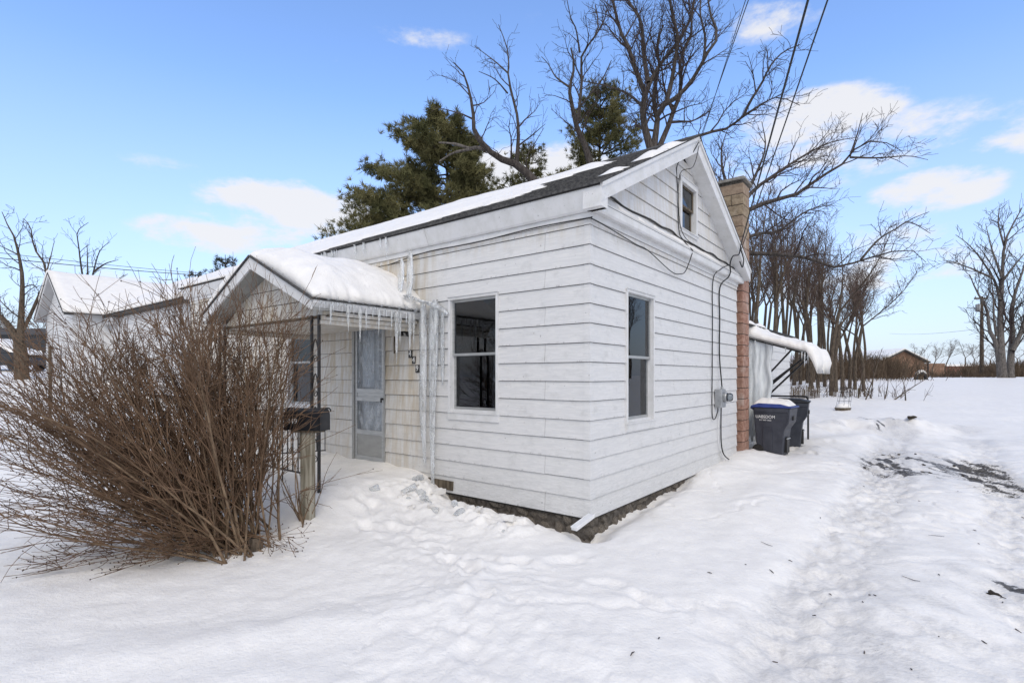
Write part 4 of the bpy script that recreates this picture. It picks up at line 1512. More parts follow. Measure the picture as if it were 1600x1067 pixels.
def ice_column(path, radii, label, seed, flat=.6, name='ice_column', cat='ice column'):
    """Lumpy frozen run-off; path in house coordinates."""
    r_ = random.Random(seed)
    mb = MB()
    n = 14
    pts = smooth_path(path, 8)
    m_ = len(pts)
    vs, fs = [], []
    for i, p in enumerate(pts):
        f = i / (m_ - 1) * (len(radii) - 1)
        k = min(int(f), len(radii) - 2)
        rad = radii[k] + (radii[k + 1] - radii[k]) * (f - k)
        for j in range(n):
            a = 2 * math.pi * j / n
            q = 1 + .30 * float(fbm(np.array(math.cos(a) * 1.3 + 50 * seed), np.array(math.sin(a) * 1.3 + p.z * 1.6), seed, 2)) + .12 * math.sin(3 * a + p.z * 2) + .07 * math.sin(7 * a + p.z)
            vs.append((p.x + rad * flat * q * math.cos(a), p.y + rad * q * math.sin(a), p.z))
    for i in range(m_ - 1):
        for j in range(n):
            j2 = (j + 1) % n
            fs.append((i * n + j, i * n + j2, (i + 1) * n + j2, (i + 1) * n + j))
    fs.append(tuple(range(n - 1, -1, -1))); fs.append(tuple(range((m_ - 1) * n, m_ * n)))
    mb.add(vs, fs)
    o = mb.build(name, M['ice'], None, smooth=True)
    o.location = C0; o.rotation_euler.z = HROT
    return tag(o, label, cat)


ice_column([(-.12, 2.40, 2.62), (-.11, 2.41, 2.3), (-.10, 2.42, 1.7), (-.09, 2.43, 1.1), (-.08, 2.41, .62), (-.08, 2.41, .5)], [.04, .065, .055, .048, .026, .008], 'frozen run-off column ending in mid-air beside the house number', 3)
ice_column([(-.09, 2.20, 2.62), (-.09, 2.23, 2.4), (-.09, 2.25, 1.8), (-.08, 2.26, 1.2), (-.075, 2.26, .7), (-.08, 2.25, .2)], [.04, .075, .062, .050, .034, .022], 'frozen run-off column reaching from the canopy end to the ground', 5)
ice_column([(-.06, 2.1, 2.45), (-.045, 2.12, 2.2), (-.04, 2.12, 1.8), (-.035, 2.12, 1.55)], [.02, .035, .03, .010], 'thin ice sheet frozen on the siding next to the front window', 7, .35)
ice_column([(-.30, 2.50, 2.68), (-.2, 2.42, 2.62), (-.12, 2.28, 2.58), (-.08, 2.12, 2.50), (-.05, 2.02, 2.42)], [.05, .08, .085, .06, .02], 'lumpy ice hump at the canopy end against the house wall', 9, .9)
ice_column([(-.22, 2.56, 2.70), (-.20, 2.56, 2.9), (-.19, 2.57, 3.12), (-.18, 2.57, 3.24), (-.18, 2.57, 3.30)], [.035, .055, .05, .03, .006], 'tall upright ice spear standing on the canopy end', 11, .6, 'ice_spear', 'ice spear')
ice_column([(-.28, 2.66, 2.74), (-.26, 2.66, 2.9), (-.25, 2.66, 3.1), (-.25, 2.66, 3.19)], [.03, .048, .036, .005], 'shorter upright ice spear standing on the canopy end', 12, .6, 'ice_spear', 'ice spear')
# ice curtain under the rear awning
mb = MB()
vs, fs = [], []
nu, nv = 22, 26
for side in (0, 1):
    for j in range(nv + 1):
        for i in range(nu + 1):
            s_ = .07 - .43 * i / nu
            z_ = 2.36 - 1.95 * j / nv
            w_ = .03 + .03 * float(fbm(np.array(i * .35), np.array(j * .10), 7, 3)) + .008 * math.sin(i * 1.1)
            t_ = 6.50 + (-w_ if side == 0 else w_) + .015 * math.sin(i * .5)
            vs.append((t_, s_ - .02 * math.sin(j * .7) * (i / nu), z_ + (.0 if j < nv else .1 * math.sin(i * 1.3))))
nn = (nu + 1) * (nv + 1)
for j in range(nv):
    for i in range(nu):
        a = j * (nu + 1) + i
        fs.append((a, a + 1, a + nu + 2, a + nu + 1)); fs.append((nn + a, nn + a + nu + 1, nn + a + nu + 2, nn + a + 1))
for j in range(nv):
    for i in (0, nu):
        a = j * (nu + 1) + i
        fs.append((a, a + nu + 1, nn + a + nu + 1, nn + a))
for i in range(nu):
    for j in (0, nv):
        a = j * (nu + 1) + i
        fs.append((a, a + 1, nn + a + 1, nn + a))
mb.add(vs, fs)
o = mb.build('ice_curtain', m_simple('frosted_ice', (.52, .56, .59), (.74, .77, .79), 5, .35, .4, (3, 3, .6), .5), None, smooth=True)
o.location = C0; o.rotation_euler.z = HROT
tag(o, 'blue-grey ice curtain hanging beneath the rear awning beside the chimney', 'ice curtain')


def awning_snow():
    nu, nv = 70, 40
    def fn(u, v):
        s = .10 - u * 1.26
        t = 6.36 + v * 1.65
        f = min(v, 1 - v)
        ztop = 2.42 + (s - .08) * .319 + .03
        over = max(0, -1.08 - s)
        if over > 0:
            ztop -= over * 1.2
        th = .17 * min(1, f / .12 + .35) ** .6 * (1 + .4 * float(fbm(s * 3, t * 2, 5, 3)))
        th += .12 * max(0, 1 - u / .16)
        zb = ztop
        if u > .86:
            zb -= .27 * ((u - .86) / .14) ** .8
            th += .17 * ((u - .86) / .14) ** .8
            th *= 1 - .35 * ((u - .86) / .14) ** 4
        return (t, s, zb), (t + .03 * float(fbm(s * 6, t * 6, 8, 3)) , s - .05 * math.sin(v * 9) * (u > .9) + .05 * float(fbm(t * 5, u * 4, 13, 3)), zb + th + .03 * float(fbm(s * 7, t * 7, 15, 3)))
    Vx, Fx = slab(fn, nu, nv)
    o = mesh_obj('awning_snow', np_mesh('awning_snow', Vx, Fx, True), M['snow'])
    o.matrix_world = Matrix.Translation(C0) @ Matrix.Rotation(HROT, 4, 'Z')
    tag(o, 'snow roll sagging over the outer lip of the rear awning', 'snow', None, 'stuff')


awning_snow()
for i, (s_, l_) in enumerate(((-.95, .28), (-.90, .16), (-1.0, .2), (-.62, .10), (-.08, .34))):
    icicle(hw(6.40, s_, 2.06 + (s_ + 1.05) * .3), l_, .016, 'short icicle hanging from the rear awning', 'icicles on the rear awning', rg)

# thin snow on the pent flashing
def pent_snow():
    def fn(u, v):
        t = .5 + u * 3.9
        s = -.10 + v * .08
        zb = Z_WALL + .118 + (s + .1) * 1.4
        th = max(.002, .016 * (1 + 2.2 * float(fbm(t * 2.5, s * 4, 23, 3))) * (1 - .5 * v))
        return (t, s, zb), (t, s - .012 * (v < .1), zb + th)
    Vx, Fx = slab(fn, 80, 5)
    o = mesh_obj('pent_snow', np_mesh('pent_snow', Vx, Fx, True), M['snow'])
    o.matrix_world = Matrix.Translation(C0) @ Matrix.Rotation(HROT, 4, 'Z')
    tag(o, 'thin crust of snow along the gable pent flashing', 'snow', None, 'stuff')


pent_snow()

# ice chunks broken off by the front wall
chunk_me = []
for k in range(4):
    bm = bmesh.new()
    bmesh.ops.create_cube(bm, size=1)
    bmesh.ops.subdivide_edges(bm, edges=bm.edges, cuts=1)
    for v in bm.verts:
        v.co *= rg.uniform(.65, 1.1)
    me = bpy.data.meshes.new('ice_chunk'); bm.to_mesh(me); bm.free()
    me.materials.append(M['ice'] if k % 2 else M['snow'])
    chunk_me.append(me)
for i in range(26):
    s_, p_ = (rg.uniform(1.9, 2.5), rg.uniform(.12, .9)) if i < 15 else (rg.uniform(.5, 2.0), rg.uniform(.15, .7))
    w = hw(-p_, s_, 0)
    o = bpy.data.objects.new('ice_chunk', chunk_me[i % 4])
    sz = rg.uniform(.03, .10)
    o.scale = (sz * rg.uniform(.8, 2.2), sz, sz * rg.uniform(.5, .9))
    o.rotation_euler = (rg.uniform(-.4, .4), rg.uniform(-.4, .4), rg.uniform(0, 6))
    o.location = (w.x, w.y, gz(w.x, w.y) + sz * .25)
    link(o)
    tag(o, 'broken chunk of ice and snow lying below the front wall', 'ice chunk', 'broken ice chunks below the front wall')

# ---------------------------------------------------------------- mailbox
mx, my = at(481, 810, 5.5).xy
mz = gz(mx, my)
mail = thing('mailbox', 'black rounded mailbox numbered 449 on a weathered wooden post', 'mailbox', (mx, my, mz), R(-14))
mb = MB(); mb.box(-.062, .062, -.045, .045, -.3, 1.02 - mz + .06)
mb.build('post', M['post'], mail, bevel=.008)
BZ = 1.03 - mz + .05
mb = MB()
arch = [(-.085, 0), (.085, 0), (.085, .14)] + [(.085 * math.cos(a), .14 + .085 * math.sin(a)) for a in [math.pi * k / 12 for k in range(1, 12)]] + [(-.085, .14)]
mb.prism(arch, -.20, .20, lambda u, v, w: (w, u, BZ + .01 + v))
mb.build('box', M['mailbox'], mail, bevel=.004)
mb = MB()
mb.prism([(u * 1.05, (v - .1) * 1.05 + .1) for u, v in arch], -.222, -.201, lambda u, v, w: (w, u, BZ + .01 + v))
mb.build('door', M['mailbox'], mail)
mb = MB(); mb.prism([(u * 1.04, (v - .1) * 1.04 + .1) for u, v in arch], .188, .204, lambda u, v, w: (w, u, BZ + .01 + v)); mb.build('rear_rim', M['mailbox'], mail)
mb = MB(); mb.box(-.15, .15, -.07, .07, BZ - .015, BZ + .0085); mb.build('mounting_board', M['wood'], mail)
mb = MB(); mb.box(-.20, -.185, -.093, -.0875, BZ + .02, BZ + .16); mb.build('flag_arm', M['mailbox'], mail)
for i, ch in enumerate('449'):
    x_ = -.165 + i * .042
    mb = MB(); mb.box(x_ - .019, x_ + .019, -.0885, -.0862, BZ + .065, BZ + .135); pl = mb.build('number_tile', M['iron'], mail)
    text_obj('digit', ch, .075, M['paint'], pl, frame_mat((x_, -.0892, BZ + .10), (1, 0, 0), (0, 0, 1)), .0008)


# ---------------------------------------------------------------- trash carts
def cart(loc, rot, label, body_mat, lid_mat, snow_label, lettered):
    o = thing('trash_cart', label, 'trash cart', loc, rot, 'wheeled trash carts by the chimney')
    o.scale = (.85, .85, .94)
    prof = [(-.29, .06), (-.20, .0), (.22, .0), (.255, .42), (.275, .56), (.37, .70), (.40, .98), (-.36, .98), (-.345, .80)]
    def wdt(z):
        return .245 + .07 * min(1, max(0, z / .98)) + (.012 if z > .69 else 0)
    n = len(prof)
    vs, fs = [], []
    for sgn in (-1, 1):
        for (x, z) in prof:
            vs.append((x, sgn * wdt(z), z))
    fs.append(tuple(range(n - 1, -1, -1))); fs.append(tuple(range(n, 2 * n)))
    fs += [(i, (i + 1) % n, n + (i + 1) % n, n + i) for i in range(n)]
    mb = MB(); mb.add(vs, fs)
    mb.build('body', body_mat, o, bevel=.02)
    for sgn in (-1, 1):
        mb = MB(); mb.box(-.33, .36, sgn * .33 - .012, sgn * .33 + .012, .90, .975); mb.build('rim', body_mat, o, bevel=.006)
        # side stiffening panel
        mb = MB(); mb.hexa([(-.17, sgn * .238, .05), (.02, sgn * .238, .05), (.02, sgn * .262, .05), (-.17, sgn * .262, .05)],
                           [(-.17, sgn * .28, .60), (.04, sgn * .28, .60), (.04, sgn * .304, .60), (-.17, sgn * .304, .60)])
        mb.build('side_panel', body_mat, o, bevel=.008)
    mb = MB(); mb.box(.255, .30, -.20, .20, .985 - .12, .985 - .02); mb.build('front_lip', body_mat, o)
    mb = MB(); mb.box(.22, .285, -.10, .10, .09, .40); mb.build('recess_shade_block', M['iron'], o)  # raised dark block stands in for the shaded recess
    mb = MB(); mb.tube([(.29, -.12, .37), (.29, .12, .37)], .014, 8); mb.build('catch_bar', M['steel'], o)
    mb = MB(); mb.box(.345, .41, -.07, .07, .74, .82); mb.build('front_grip', M['iron'], o)
    lid = MB()
    ring = []
    lp = [(-.40, .985), (.43, .985), (.43, 1.01), (.2, 1.06), (-.25, 1.07), (-.40, 1.02)]
    n = len(lp)
    for sgn in (-1, 1):
        for (x, z) in lp:
            ring.append((x, sgn * (.345 if z < 1.03 else .29), z))
    lid.add(ring, [tuple(range(n - 1, -1, -1)), tuple(range(n, 2 * n))] + [(i, (i + 1) % n, n + (i + 1) % n, n + i) for i in range(n)])
    lid.build('lid', lid_mat, o, bevel=.012)
    for sgn in (-1, 1):
        mb = MB(); mb.lathe([(.03, -.025), (.115, -.025), (.125, 0), (.115, .025), (.03, .025)], 18, fn=lambda x, y, z, s=sgn: (x - .27, z + s * .27, y + .12)); mb.build('wheel', M['iron'], o)
    mb = MB(); mb.tube([(-.37, -.22, .93), (-.44, -.20, .97), (-.44, .20, .97), (-.37, .22, .93)], .016, 8); mb.build('handle', lid_mat, o)
    if lettered:
        text_obj('lettering', 'UABSDOM', .085, M['paint'], o, frame_mat((-.10, -.3275, .80), (1, 0, 0), (0, -.06, 1)))
        text_obj('lettering', '517 447-1432', .045, M['paint'], o, frame_mat((-.10, -.3255, .735), (1, 0, 0), (0, -.06, 1)))
    if snow_label:
        def fn(u, v):
            x, y = -.375 + u * .76, -.315 + v * .63
            f = min(u, 1 - u, v, 1 - v)
            zb = 1.0 + .06 * min(1, f / .2)
            th = (.105 - .035 * u) * min(1, f / .16) ** .5 * (1 + .5 * float(fbm(x * 4, y * 4, 3, 3)))
            return (x, y, zb - .01), (x, y, zb + max(th, .004))
        Vx, Fx = slab(fn, 26, 22)
        so = mesh_obj('cart_snow', np_mesh('cart_snow', Vx, Fx, True), M['snow'])
        so.location = o.location; so.rotation_euler = o.rotation_euler; so.scale = o.scale
        tag(so, snow_label, 'snow', None, 'stuff')
    return o


ca = math.atan2(-TV.x, TV.y)      # outwards from the gable wall
p1 = hw(6.2, -.47, 0); p2 = hw(7.25, -.55, 0)
cart((p1.x, p1.y, gz(p1.x, p1.y) - .04), ca - .06, 'dark wheeled trash cart with blue lid and white lettering next to the chimney', M['cart'], M['lid'], 'smooth snow cap on the blue cart lid', True)
cart((p2.x, p2.y, gz(p2.x, p2.y) - .02), ca + .12, 'dark wheeled trash cart with uncovered black lid behind the blue-lidded cart', M['cart2'], M['lid2'], None, False)


# ---------------------------------------------------------------- branching plants
def tubes_mesh(name, polys, sides=4, smooth=True):
    """polys: list of (pts (N,3), radii (N)). Batched by point count."""
    by = {}
    for p, r in polys:
        by.setdefault(len(p), []).append((p, r))
    VV, FF, base = [], [], 0
    for n, items in by.items():
        P = np.array([i[0] for i in items]); Rr = np.array([i[1] for i in items])
        T = np.gradient(P, axis=1)
        T /= np.linalg.norm(T, axis=-1, keepdims=True) + 1e-9
        ref = np.array([.31, .87, .38]); ref = ref / np.linalg.norm(ref)
        U = np.cross(T, ref); U /= np.linalg.norm(U, axis=-1, keepdims=True) + 1e-9
        W = np.cross(T, U)
        a = np.arange(sides) * 2 * np.pi / sides
        ring = P[:, :, None, :] + Rr[:, :, None, None] * (np.cos(a)[None, None, :, None] * U[:, :, None, :] + np.sin(a)[None, None, :, None] * W[:, :, None, :])
        m = len(items)
        idx = base + np.arange(m * n * sides).reshape(m, n, sides)
        nxt = np.roll(idx, -1, axis=2)
        f = np.stack([idx[:, :-1], nxt[:, :-1], nxt[:, 1:], idx[:, 1:]], -1).reshape(-1, 4)
        VV.append(ring.reshape(-1, 3)); FF.append(f)
        base += m * n * sides
    return np_mesh(name, np.concatenate(VV), np.concatenate(FF), smooth)


def resample(pts, n):
    pts = np.array(pts, dtype=float)
    d = np.concatenate([[0], np.cumsum(np.linalg.norm(np.diff(pts, axis=0), axis=1))])
    q = np.linspace(0, d[-1], n)
    return np.stack([np.interp(q, d, pts[:, k]) for k in range(3)], -1)


def unit(v):
    return v / (np.linalg.norm(v) + 1e-9)


class Grower:
    NP = (14, 9, 6, 4, 3)

    def __init__(self, seed, tip=.005, ref=1.0, up=.25, wander=.16, angle=(28, 62), kids=(0, 9, 7, 5, 4), ratio=(.5, .55, .55, .5), maxl=4, rmul=.62, minlen=.25, gravity=0.0):
        self.ref = ref
        self.g = np.random.default_rng(seed)
        self.polys = {0: [], 1: [], 2: [], 3: [], 4: []}
        self.tip, self.up, self.wander, self.angle, self.kids, self.ratio, self.maxl, self.rmul, self.minlen, self.gravity = tip, up, wander, angle, kids, ratio, maxl, rmul, minlen, gravity

    def limb(self, pts, r0, r1, lvl=1, kids=None, u0=.15, lenmul=1.0):
        p = resample([tuple(q) for q in smooth_path(pts, 5)], max(8, self.NP[min(lvl, 4)] + 3))
        L = np.linalg.norm(np.diff(p, axis=0), axis=1).sum()
        r = r0 + (r1 - r0) * np.linspace(0, 1, len(p)) ** .8
        self.polys[min(lvl, 4)].append((p, r))
        self.spawn(p, r, L * lenmul, lvl, kids, u0)

    LREF = (6.0, 3.5, 1.3, .55)

    def spawn(self, p, r, L, lvl, kids=None, u0=.2):
        if lvl >= self.maxl:
            return
        g = self.g
        n = self.kids[lvl] if kids is None else kids
        n *= min(1.8, (L / (self.LREF[lvl] * self.ref)) ** .75)
        n = int(n * (.75 + .5 * g.random()) + g.random())
        if n < 1:
            return
        us = u0 + (1 - u0) * (np.arange(n) + g.random(n) * .9) / n
        for u in us:
            u = min(u, .97)
            x = u * (len(p) - 1); i = min(int(x), len(p) - 2); f = x - i
            q = p[i] * (1 - f) + p[i + 1] * f
            t = unit(p[i + 1] - p[i])
            rl = r[i] * (1 - f) + r[i + 1] * f
            a = math.radians(g.uniform(*self.angle))
            k = unit(np.cross(t, g.normal(size=3)))
            d = unit(t * math.cos(a) + k * math.sin(a) + np.array([0, 0, self.up]))
            cl = L * self.ratio[min(lvl, 3)] * g.uniform(.45, 1.2) * (1.0 - .6 * u)
            if cl < self.minlen:
                if g.random() < .45:
                    continue
                cl = self.minlen * g.uniform(.7, 1.2)
            self.branch(q, d, cl, max(self.tip * 1.1, min(rl * self.rmul, cl * .016 + self.tip)), lvl + 1)

    def branch(self, q, d, L, r0, lvl):
        g = self.g
        n = self.NP[min(lvl, 4)]
        pts = [np.array(q, dtype=float)]
        st = L / (n - 1)
        for i in range(n - 1):
            d = unit(d + g.normal(size=3) * self.wander + np.array([0, 0, self.up * .22 - self.gravity * (i / n)]))
            pts.append(pts[-1] + d * st)
        p = np.array(pts)
        r = np.maximum(self.tip, r0 + (self.tip * .8 - r0) * np.linspace(0, 1, n) ** .9)
        self.polys[min(lvl, 4)].append((p, r))
        self.spawn(p, r, L, lvl)

    def build(self, parent, origin, bark, twig, trunk_levels=(0, 1), names=('trunk', 'crown')):
        o3 = np.array(origin)
        a, b = [], []
        for l, ps in self.polys.items():
            (a if l in trunk_levels else b).extend([(p - o3, r) for p, r in ps])
        out = []
        if a:
            out.append(mesh_obj(names[0], tubes_mesh(names[0], a, 8), bark, parent))
        if b:
            out.append(mesh_obj(names[1], tubes_mesh(names[1], b, 4), twig, parent))
        return out


def px_path(pts, d0, d1=None, wob=0.0, seed=0):
    d1 = d0 if d1 is None else d1
    g = random.Random(seed)
    n = len(pts)
    return [at(x, y, d0 + (d1 - d0) * i / max(1, n - 1) + (g.uniform(-wob, wob) if i else 0)) for i, (x, y) in enumerate(pts)]


# ---- tall bare maple straight behind the roof ridge
D = 19.0
bx_, by_ = at(1030, 600, D).xy
maple = thing('bare_tree', 'tall bare maple with several upright limbs rising behind the roof ridge', 'tree', (bx_, by_, gz(bx_, by_)), 0, 'bare trees behind the house')
G = Grower(21, tip=.0046, kids=(0, 12, 8, 4, 2), ratio=(.5, .42, .55, .6), up=.2, wander=.19, minlen=.3)
fork = at(1020, 244, D)
G.polys[0].append((resample([(bx_, by_, gz(bx_, by_) - .3), (bx_ + .1, by_, 3.5), (bx_ - .05, by_, 6.5), tuple(fork)], 14), np.linspace(.36, .23, 14)))
LIM = [
    ([(1020, 244), (1007, 198), (1004, 172), (1008, 150), (1004, 135), (992, 109), (984, 78), (969, 49), (961, 17), (952, -25)], D, D - 1.2, .15, .028),
    ([(1008, 150), (1018, 124), (1038, 92), (1059, 66), (1076, 37), (1082, 11), (1090, -30)], D, D + 1.6, .09, .022),
    ([(1013, 130), (1007, 95), (1004, 57), (1002, 34), (992, 17), (981, 0), (968, -34)], D, D + .8, .09, .03),
    ([(1020, 244), (1026, 198), (1027, 181), (1021, 161), (1025, 127), (1030, 100), (1027, 70), (1036, 40)], D, D + 1.5, .13, .03),
    ([(1027, 181), (1041, 161), (1058, 152), (1079, 129), (1096, 101), (1107, 80), (1122, 56), (1110, 23), (1104, -20)], D, D - 2.0, .095, .022),
    ([(1023, 246), (1044, 198), (1053, 172), (1064, 144), (1063, 115), (1064, 86), (1079, 63), (1080, 29), (1090, -20)], D, D + 1.0, .11, .022),
    ([(1041, 161), (1050, 124), (1056, 86), (1059, 57), (1050, 23), (1047, 0), (1041, -34)], D, D - 1.0, .09, .03),
    ([(1004, 167), (981, 147), (946, 134), (906, 126)], D, D + .5, .055, .012),
    ([(1075, 250), (1092, 213), (1136, 201), (1162, 181), (1194, 161), (1217, 152), (1250, 165)], D - .5, D - 3.0, .065, .010),
    ([(1162, 181), (1171, 161), (1191, 129), (1202, 106), (1222, 83), (1250, 70)], D - 2, D - 3.4, .05, .010),
    ([(1098, 101), (1102, 60), (1094, 20), (1097, -30)], D - 1, D, .05, .02),
]
for i, (pts, d0, d1, r0, r1) in enumerate(LIM):
    G.limb(px_path(pts, d0, d1, .25, i), r0, r1, 1)
G.limb([fork - Vector((0, 0, .5)), at(1050, 262, D - .2), at(1075, 250, D - .5)], .12, .065, 1, kids=1)
G.build(maple, maple.location, M['bark'], M['twig'])

# ---- slimmer bare tree in front of the small pine
D = 21.0
bx_, by_ = at(935, 600, D).xy
t2 = thing('bare_tree', 'slim bare tree with a narrow crown growing in front of the smaller pine', 'tree', (bx_, by_, gz(bx_, by_)), 0, 'bare trees behind the house')
G = Grower(33, tip=.005, kids=(0, 9, 7, 4, 2), ratio=(.5, .45, .55, .6), up=.18, wander=.19, minlen=.3)
G.polys[0].append((resample([(bx_, by_, gz(bx_, by_) - .3), (bx_ + .1, by_, 5), tuple(at(923, 259, D))], 12), np.linspace(.24, .16, 12)))
for i, (pts, r0, r1) in enumerate([([(923, 259), (915, 230), (902, 201), (893, 161), (890, 138), (897, 105), (892, 75)], .15, .03), ([(904, 190), (906, 161), (909, 124), (909, 86), (926, 63), (935, 40), (930, 8)], .08, .02),
                                   ([(892, 138), (869, 121), (857, 101), (846, 89)], .05, .012), ([(906, 83), (900, 46), (892, 29), (885, -5)], .04, .012), ([(902, 172), (921, 149), (941, 124), (955, 95)], .05, .012),
                                   ([(926, 63), (945, 30), (950, -10)], .035, .012)]):
    G.limb(px_path(pts, D, D + (i % 3 - 1) * 1.0, .2, i), r0, r1, 1)
G.build(t2, t2.location, M['bark'], M['twig'])

# ---- leaning tree left of it
D = 17.0
bx_, by_ = at(905, 600, D).xy
t3 = thing('bare_tree', 'bare tree leaning sideways over the roof with one broken pale limb', 'tree', (bx_, by_, gz(bx_, by_)), 0, 'bare trees behind the house')
G = Grower(45, tip=.0042, kids=(0, 8, 6, 4, 2), ratio=(.5, .42, .55, .6), up=.14, wander=.2, minlen=.28)
G.polys[0].append((resample([(bx_, by_, gz(bx_, by_) - .3), (bx_, by_, 3.5), tuple(at(868, 330, D)), tuple(at(835, 284, D))], 12), np.linspace(.24, .15, 12)))
for i, (pts, r0, r1) in enumerate([([(835, 284), (810, 259), (779, 247), (762, 233), (742, 208), (740, 183), (734, 146), (723, 112), (709, 98)], .15, .015),
                                   ([(807, 255), (810, 214), (808, 180), (801, 152), (794, 118), (794, 82), (779, 39)], .075, .010), ([(794, 115), (773, 96), (741, 72)], .03, .008),
                                   ([(793, 146), (773, 124), (748, 112)], .03, .008), ([(738, 186), (717, 177), (678, 167)], .03, .008), ([(734, 150), (715, 130), (690, 118)], .022, .008),
                                   ([(810, 228), (832, 211), (852, 194)], .03, .008), ([(830, 280), (822, 250), (838, 220), (850, 200)], .03, .008)]):
    G.limb(px_path(pts, D, D + (i % 3 - 1) * .9, .15, i), r0, r1, 1)
trk = G.build(t3, t3.location, M['bark'], M['twig'])
mb = MB()
o3 = t3.location
mb.tube([p - o3 for p in smooth_path(px_path([(766, 236), (745, 231), (734, 232), (709, 225), (685, 223)], D))], [.06] * 12 + [.05] * 7 + [.03] * 5 + [.012], 8)
mb.tube([p - o3 for p in smooth_path(px_path([(738, 233), (709, 239), (686, 253)], D))], [.045] * 6 + [.03] * 6 + [.012], 8)
tag(mb.build('broken_limb', M['bark3'], t3, smooth=True), 'pale barkless broken limb')

# ---- tree with long level limbs reaching out past the chimney
D = 15.0
bx_, by_ = at(1148, 620, D).xy
t4 = thing('bare_tree', 'bare tree behind the chimney sending long level limbs out over the yard', 'tree', (bx_, by_, gz(bx_, by_)), 0, 'bare trees behind the house')
G = Grower(57, tip=.0036, kids=(0, 14, 8, 5, 2), ratio=(.5, .34, .55, .6), up=.16, wander=.19, minlen=.25)
G.polys[0].append((resample([(bx_, by_, gz(bx_, by_) - .3), (bx_, by_, 3.0), tuple(at(1146, 360, D)), tuple(at(1150, 330, D))], 12), np.linspace(.30, .20, 12)))
for i, (pts, d1, r0, r1) in enumerate([([(1148, 345), (1173, 326), (1210, 313), (1246, 303), (1280, 278), (1317, 256), (1336, 233), (1364, 220), (1390, 225), (1409, 236)], D - 1.5, .078, .006),
                                       ([(1328, 246), (1373, 247), (1418, 244), (1450, 250)], D - 1.5, .028, .006), ([(1328, 244), (1339, 211), (1348, 177)], D - 1, .028, .006),
                                       ([(1150, 400), (1173, 396), (1232, 399), (1266, 404), (1305, 418), (1345, 407), (1387, 395), (1421, 389), (1447, 410)], D - 2.2, .072, .006),
                                       ([(1345, 406), (1373, 374), (1401, 357), (1423, 343), (1452, 331)], D - 2, .032, .006), ([(1401, 357), (1421, 347), (1454, 365)], D - 2.2, .018, .006),
                                       ([(1150, 335), (1175, 300), (1215, 270), (1262, 240), (1300, 222), (1340, 215)], D + 1.5, .07, .008),
                                       ([(1152, 330), (1180, 275), (1196, 230), (1190, 190)], D + 1.5, .06, .008), ([(1150, 330), (1130, 270), (1128, 230), (1140, 195)], D + 1, .06, .008),
                                       ([(1150, 380), (1185, 365), (1215, 362), (1260, 330), (1300, 320)], D + 1.0, .06, .008)]):
    dd = D if i not in (1, 2, 4, 5) else d1
    G.limb(px_path(pts, dd, d1, .15, i), r0, r1, 1)
G.build(t4, t4.location, M['bark'], M['twig'])


# ---- woodlot variants, copied
def wood_variant(seed, H, spread=.5, tipr=.0062, kids=(0, 11, 7, 5, 2), lean=0.0, fork=True, up=.36):
    g = np.random.default_rng(seed)
    G = Grower(seed, tip=tipr, kids=kids, ratio=(.5, .40, .5, .55), up=up, wander=.16, angle=(24, 58), minlen=.4)
    top = np.array([lean * H + g.normal(0, .3), g.normal(0, .3), H * .8])
    zf = H * g.uniform(.42, .60)
    p = [(0, 0, -.4), (g.normal(0, .1), g.normal(0, .1), zf * .5), (lean * zf + g.normal(0, .15), g.normal(0, .15), zf)]
    G.polys[0].append((resample(p, 9), np.linspace(.115, .075, 9) * (H / 11)))
    nl = int(g.integers(2, 4)) if fork else 2
    for k in range(nl):
        a = 2 * math.pi * (k + g.random() * .6) / nl
        sp = spread * H * g.uniform(.10, .26)
        end = np.array([p[2][0] + lean * H * .4 + sp * math.cos(a), p[2][1] + sp * math.sin(a), H * g.uniform(.80, 1.0)])
        mid = np.array(p[2]) * .5 + end * .5 + np.array([sp * .18 * math.cos(a), sp * .18 * math.sin(a), 0]) + g.normal(0, .2, 3)
        G.limb([p[2], tuple(mid), tuple(end)], .056 * H / 11, .012, 1, u0=.08)
    root = thing('bare_tree', 'bare slender tree among the close trunks of the woodlot', 'tree', (0, 0, 0), 0, 'bare trees of the woodlot')
    G.build(root, (0, 0, 0), M['bark2'], M['twig2'])
    return root


variants = [wood_variant(101, 11.0, .45), wood_variant(102, 10.0, .5), wood_variant(103, 12.0, .40), wood_variant(104, 9.5, 1.15, up=.2), wood_variant(105, 11.5, .5, lean=.05), wood_variant(106, 10.5, .7, up=.28), wood_variant(107, 12.5, .5, lean=-.04), wood_variant(108, 11.0, .85, up=.26)]
used_v = [False] * len(variants)
SKIP = []


def place_tree(vi, px, d, top_y, label=None, rz=None, group='bare trees of the woodlot', zoff=0):
    global used_v
    x = (px - 800) / F * d
    z0 = gz(x, d) - .05
    hgt = CAMZ + (HOR - top_y) / F * d - z0
    src = variants[vi]
    if not used_v[vi]:
        o = src; used_v[vi] = True
    else:
        o = copy_tree(src)
    H0 = (11.0, 10.0, 12.0, 9.5, 11.5, 10.5, 12.5, 11.0)[vi]
    k = hgt / H0
    o.location = (x, d, z0)
    o.rotation_euler = (0, 0, rz if rz is not None else rg.uniform(0, 6.28))
    kk = max(.8, k ** .5)
    o.scale = (kk, kk, k)
    o['group'] = group
    o['label'] = label or 'bare slender tree among the close trunks of the woodlot'
    return o


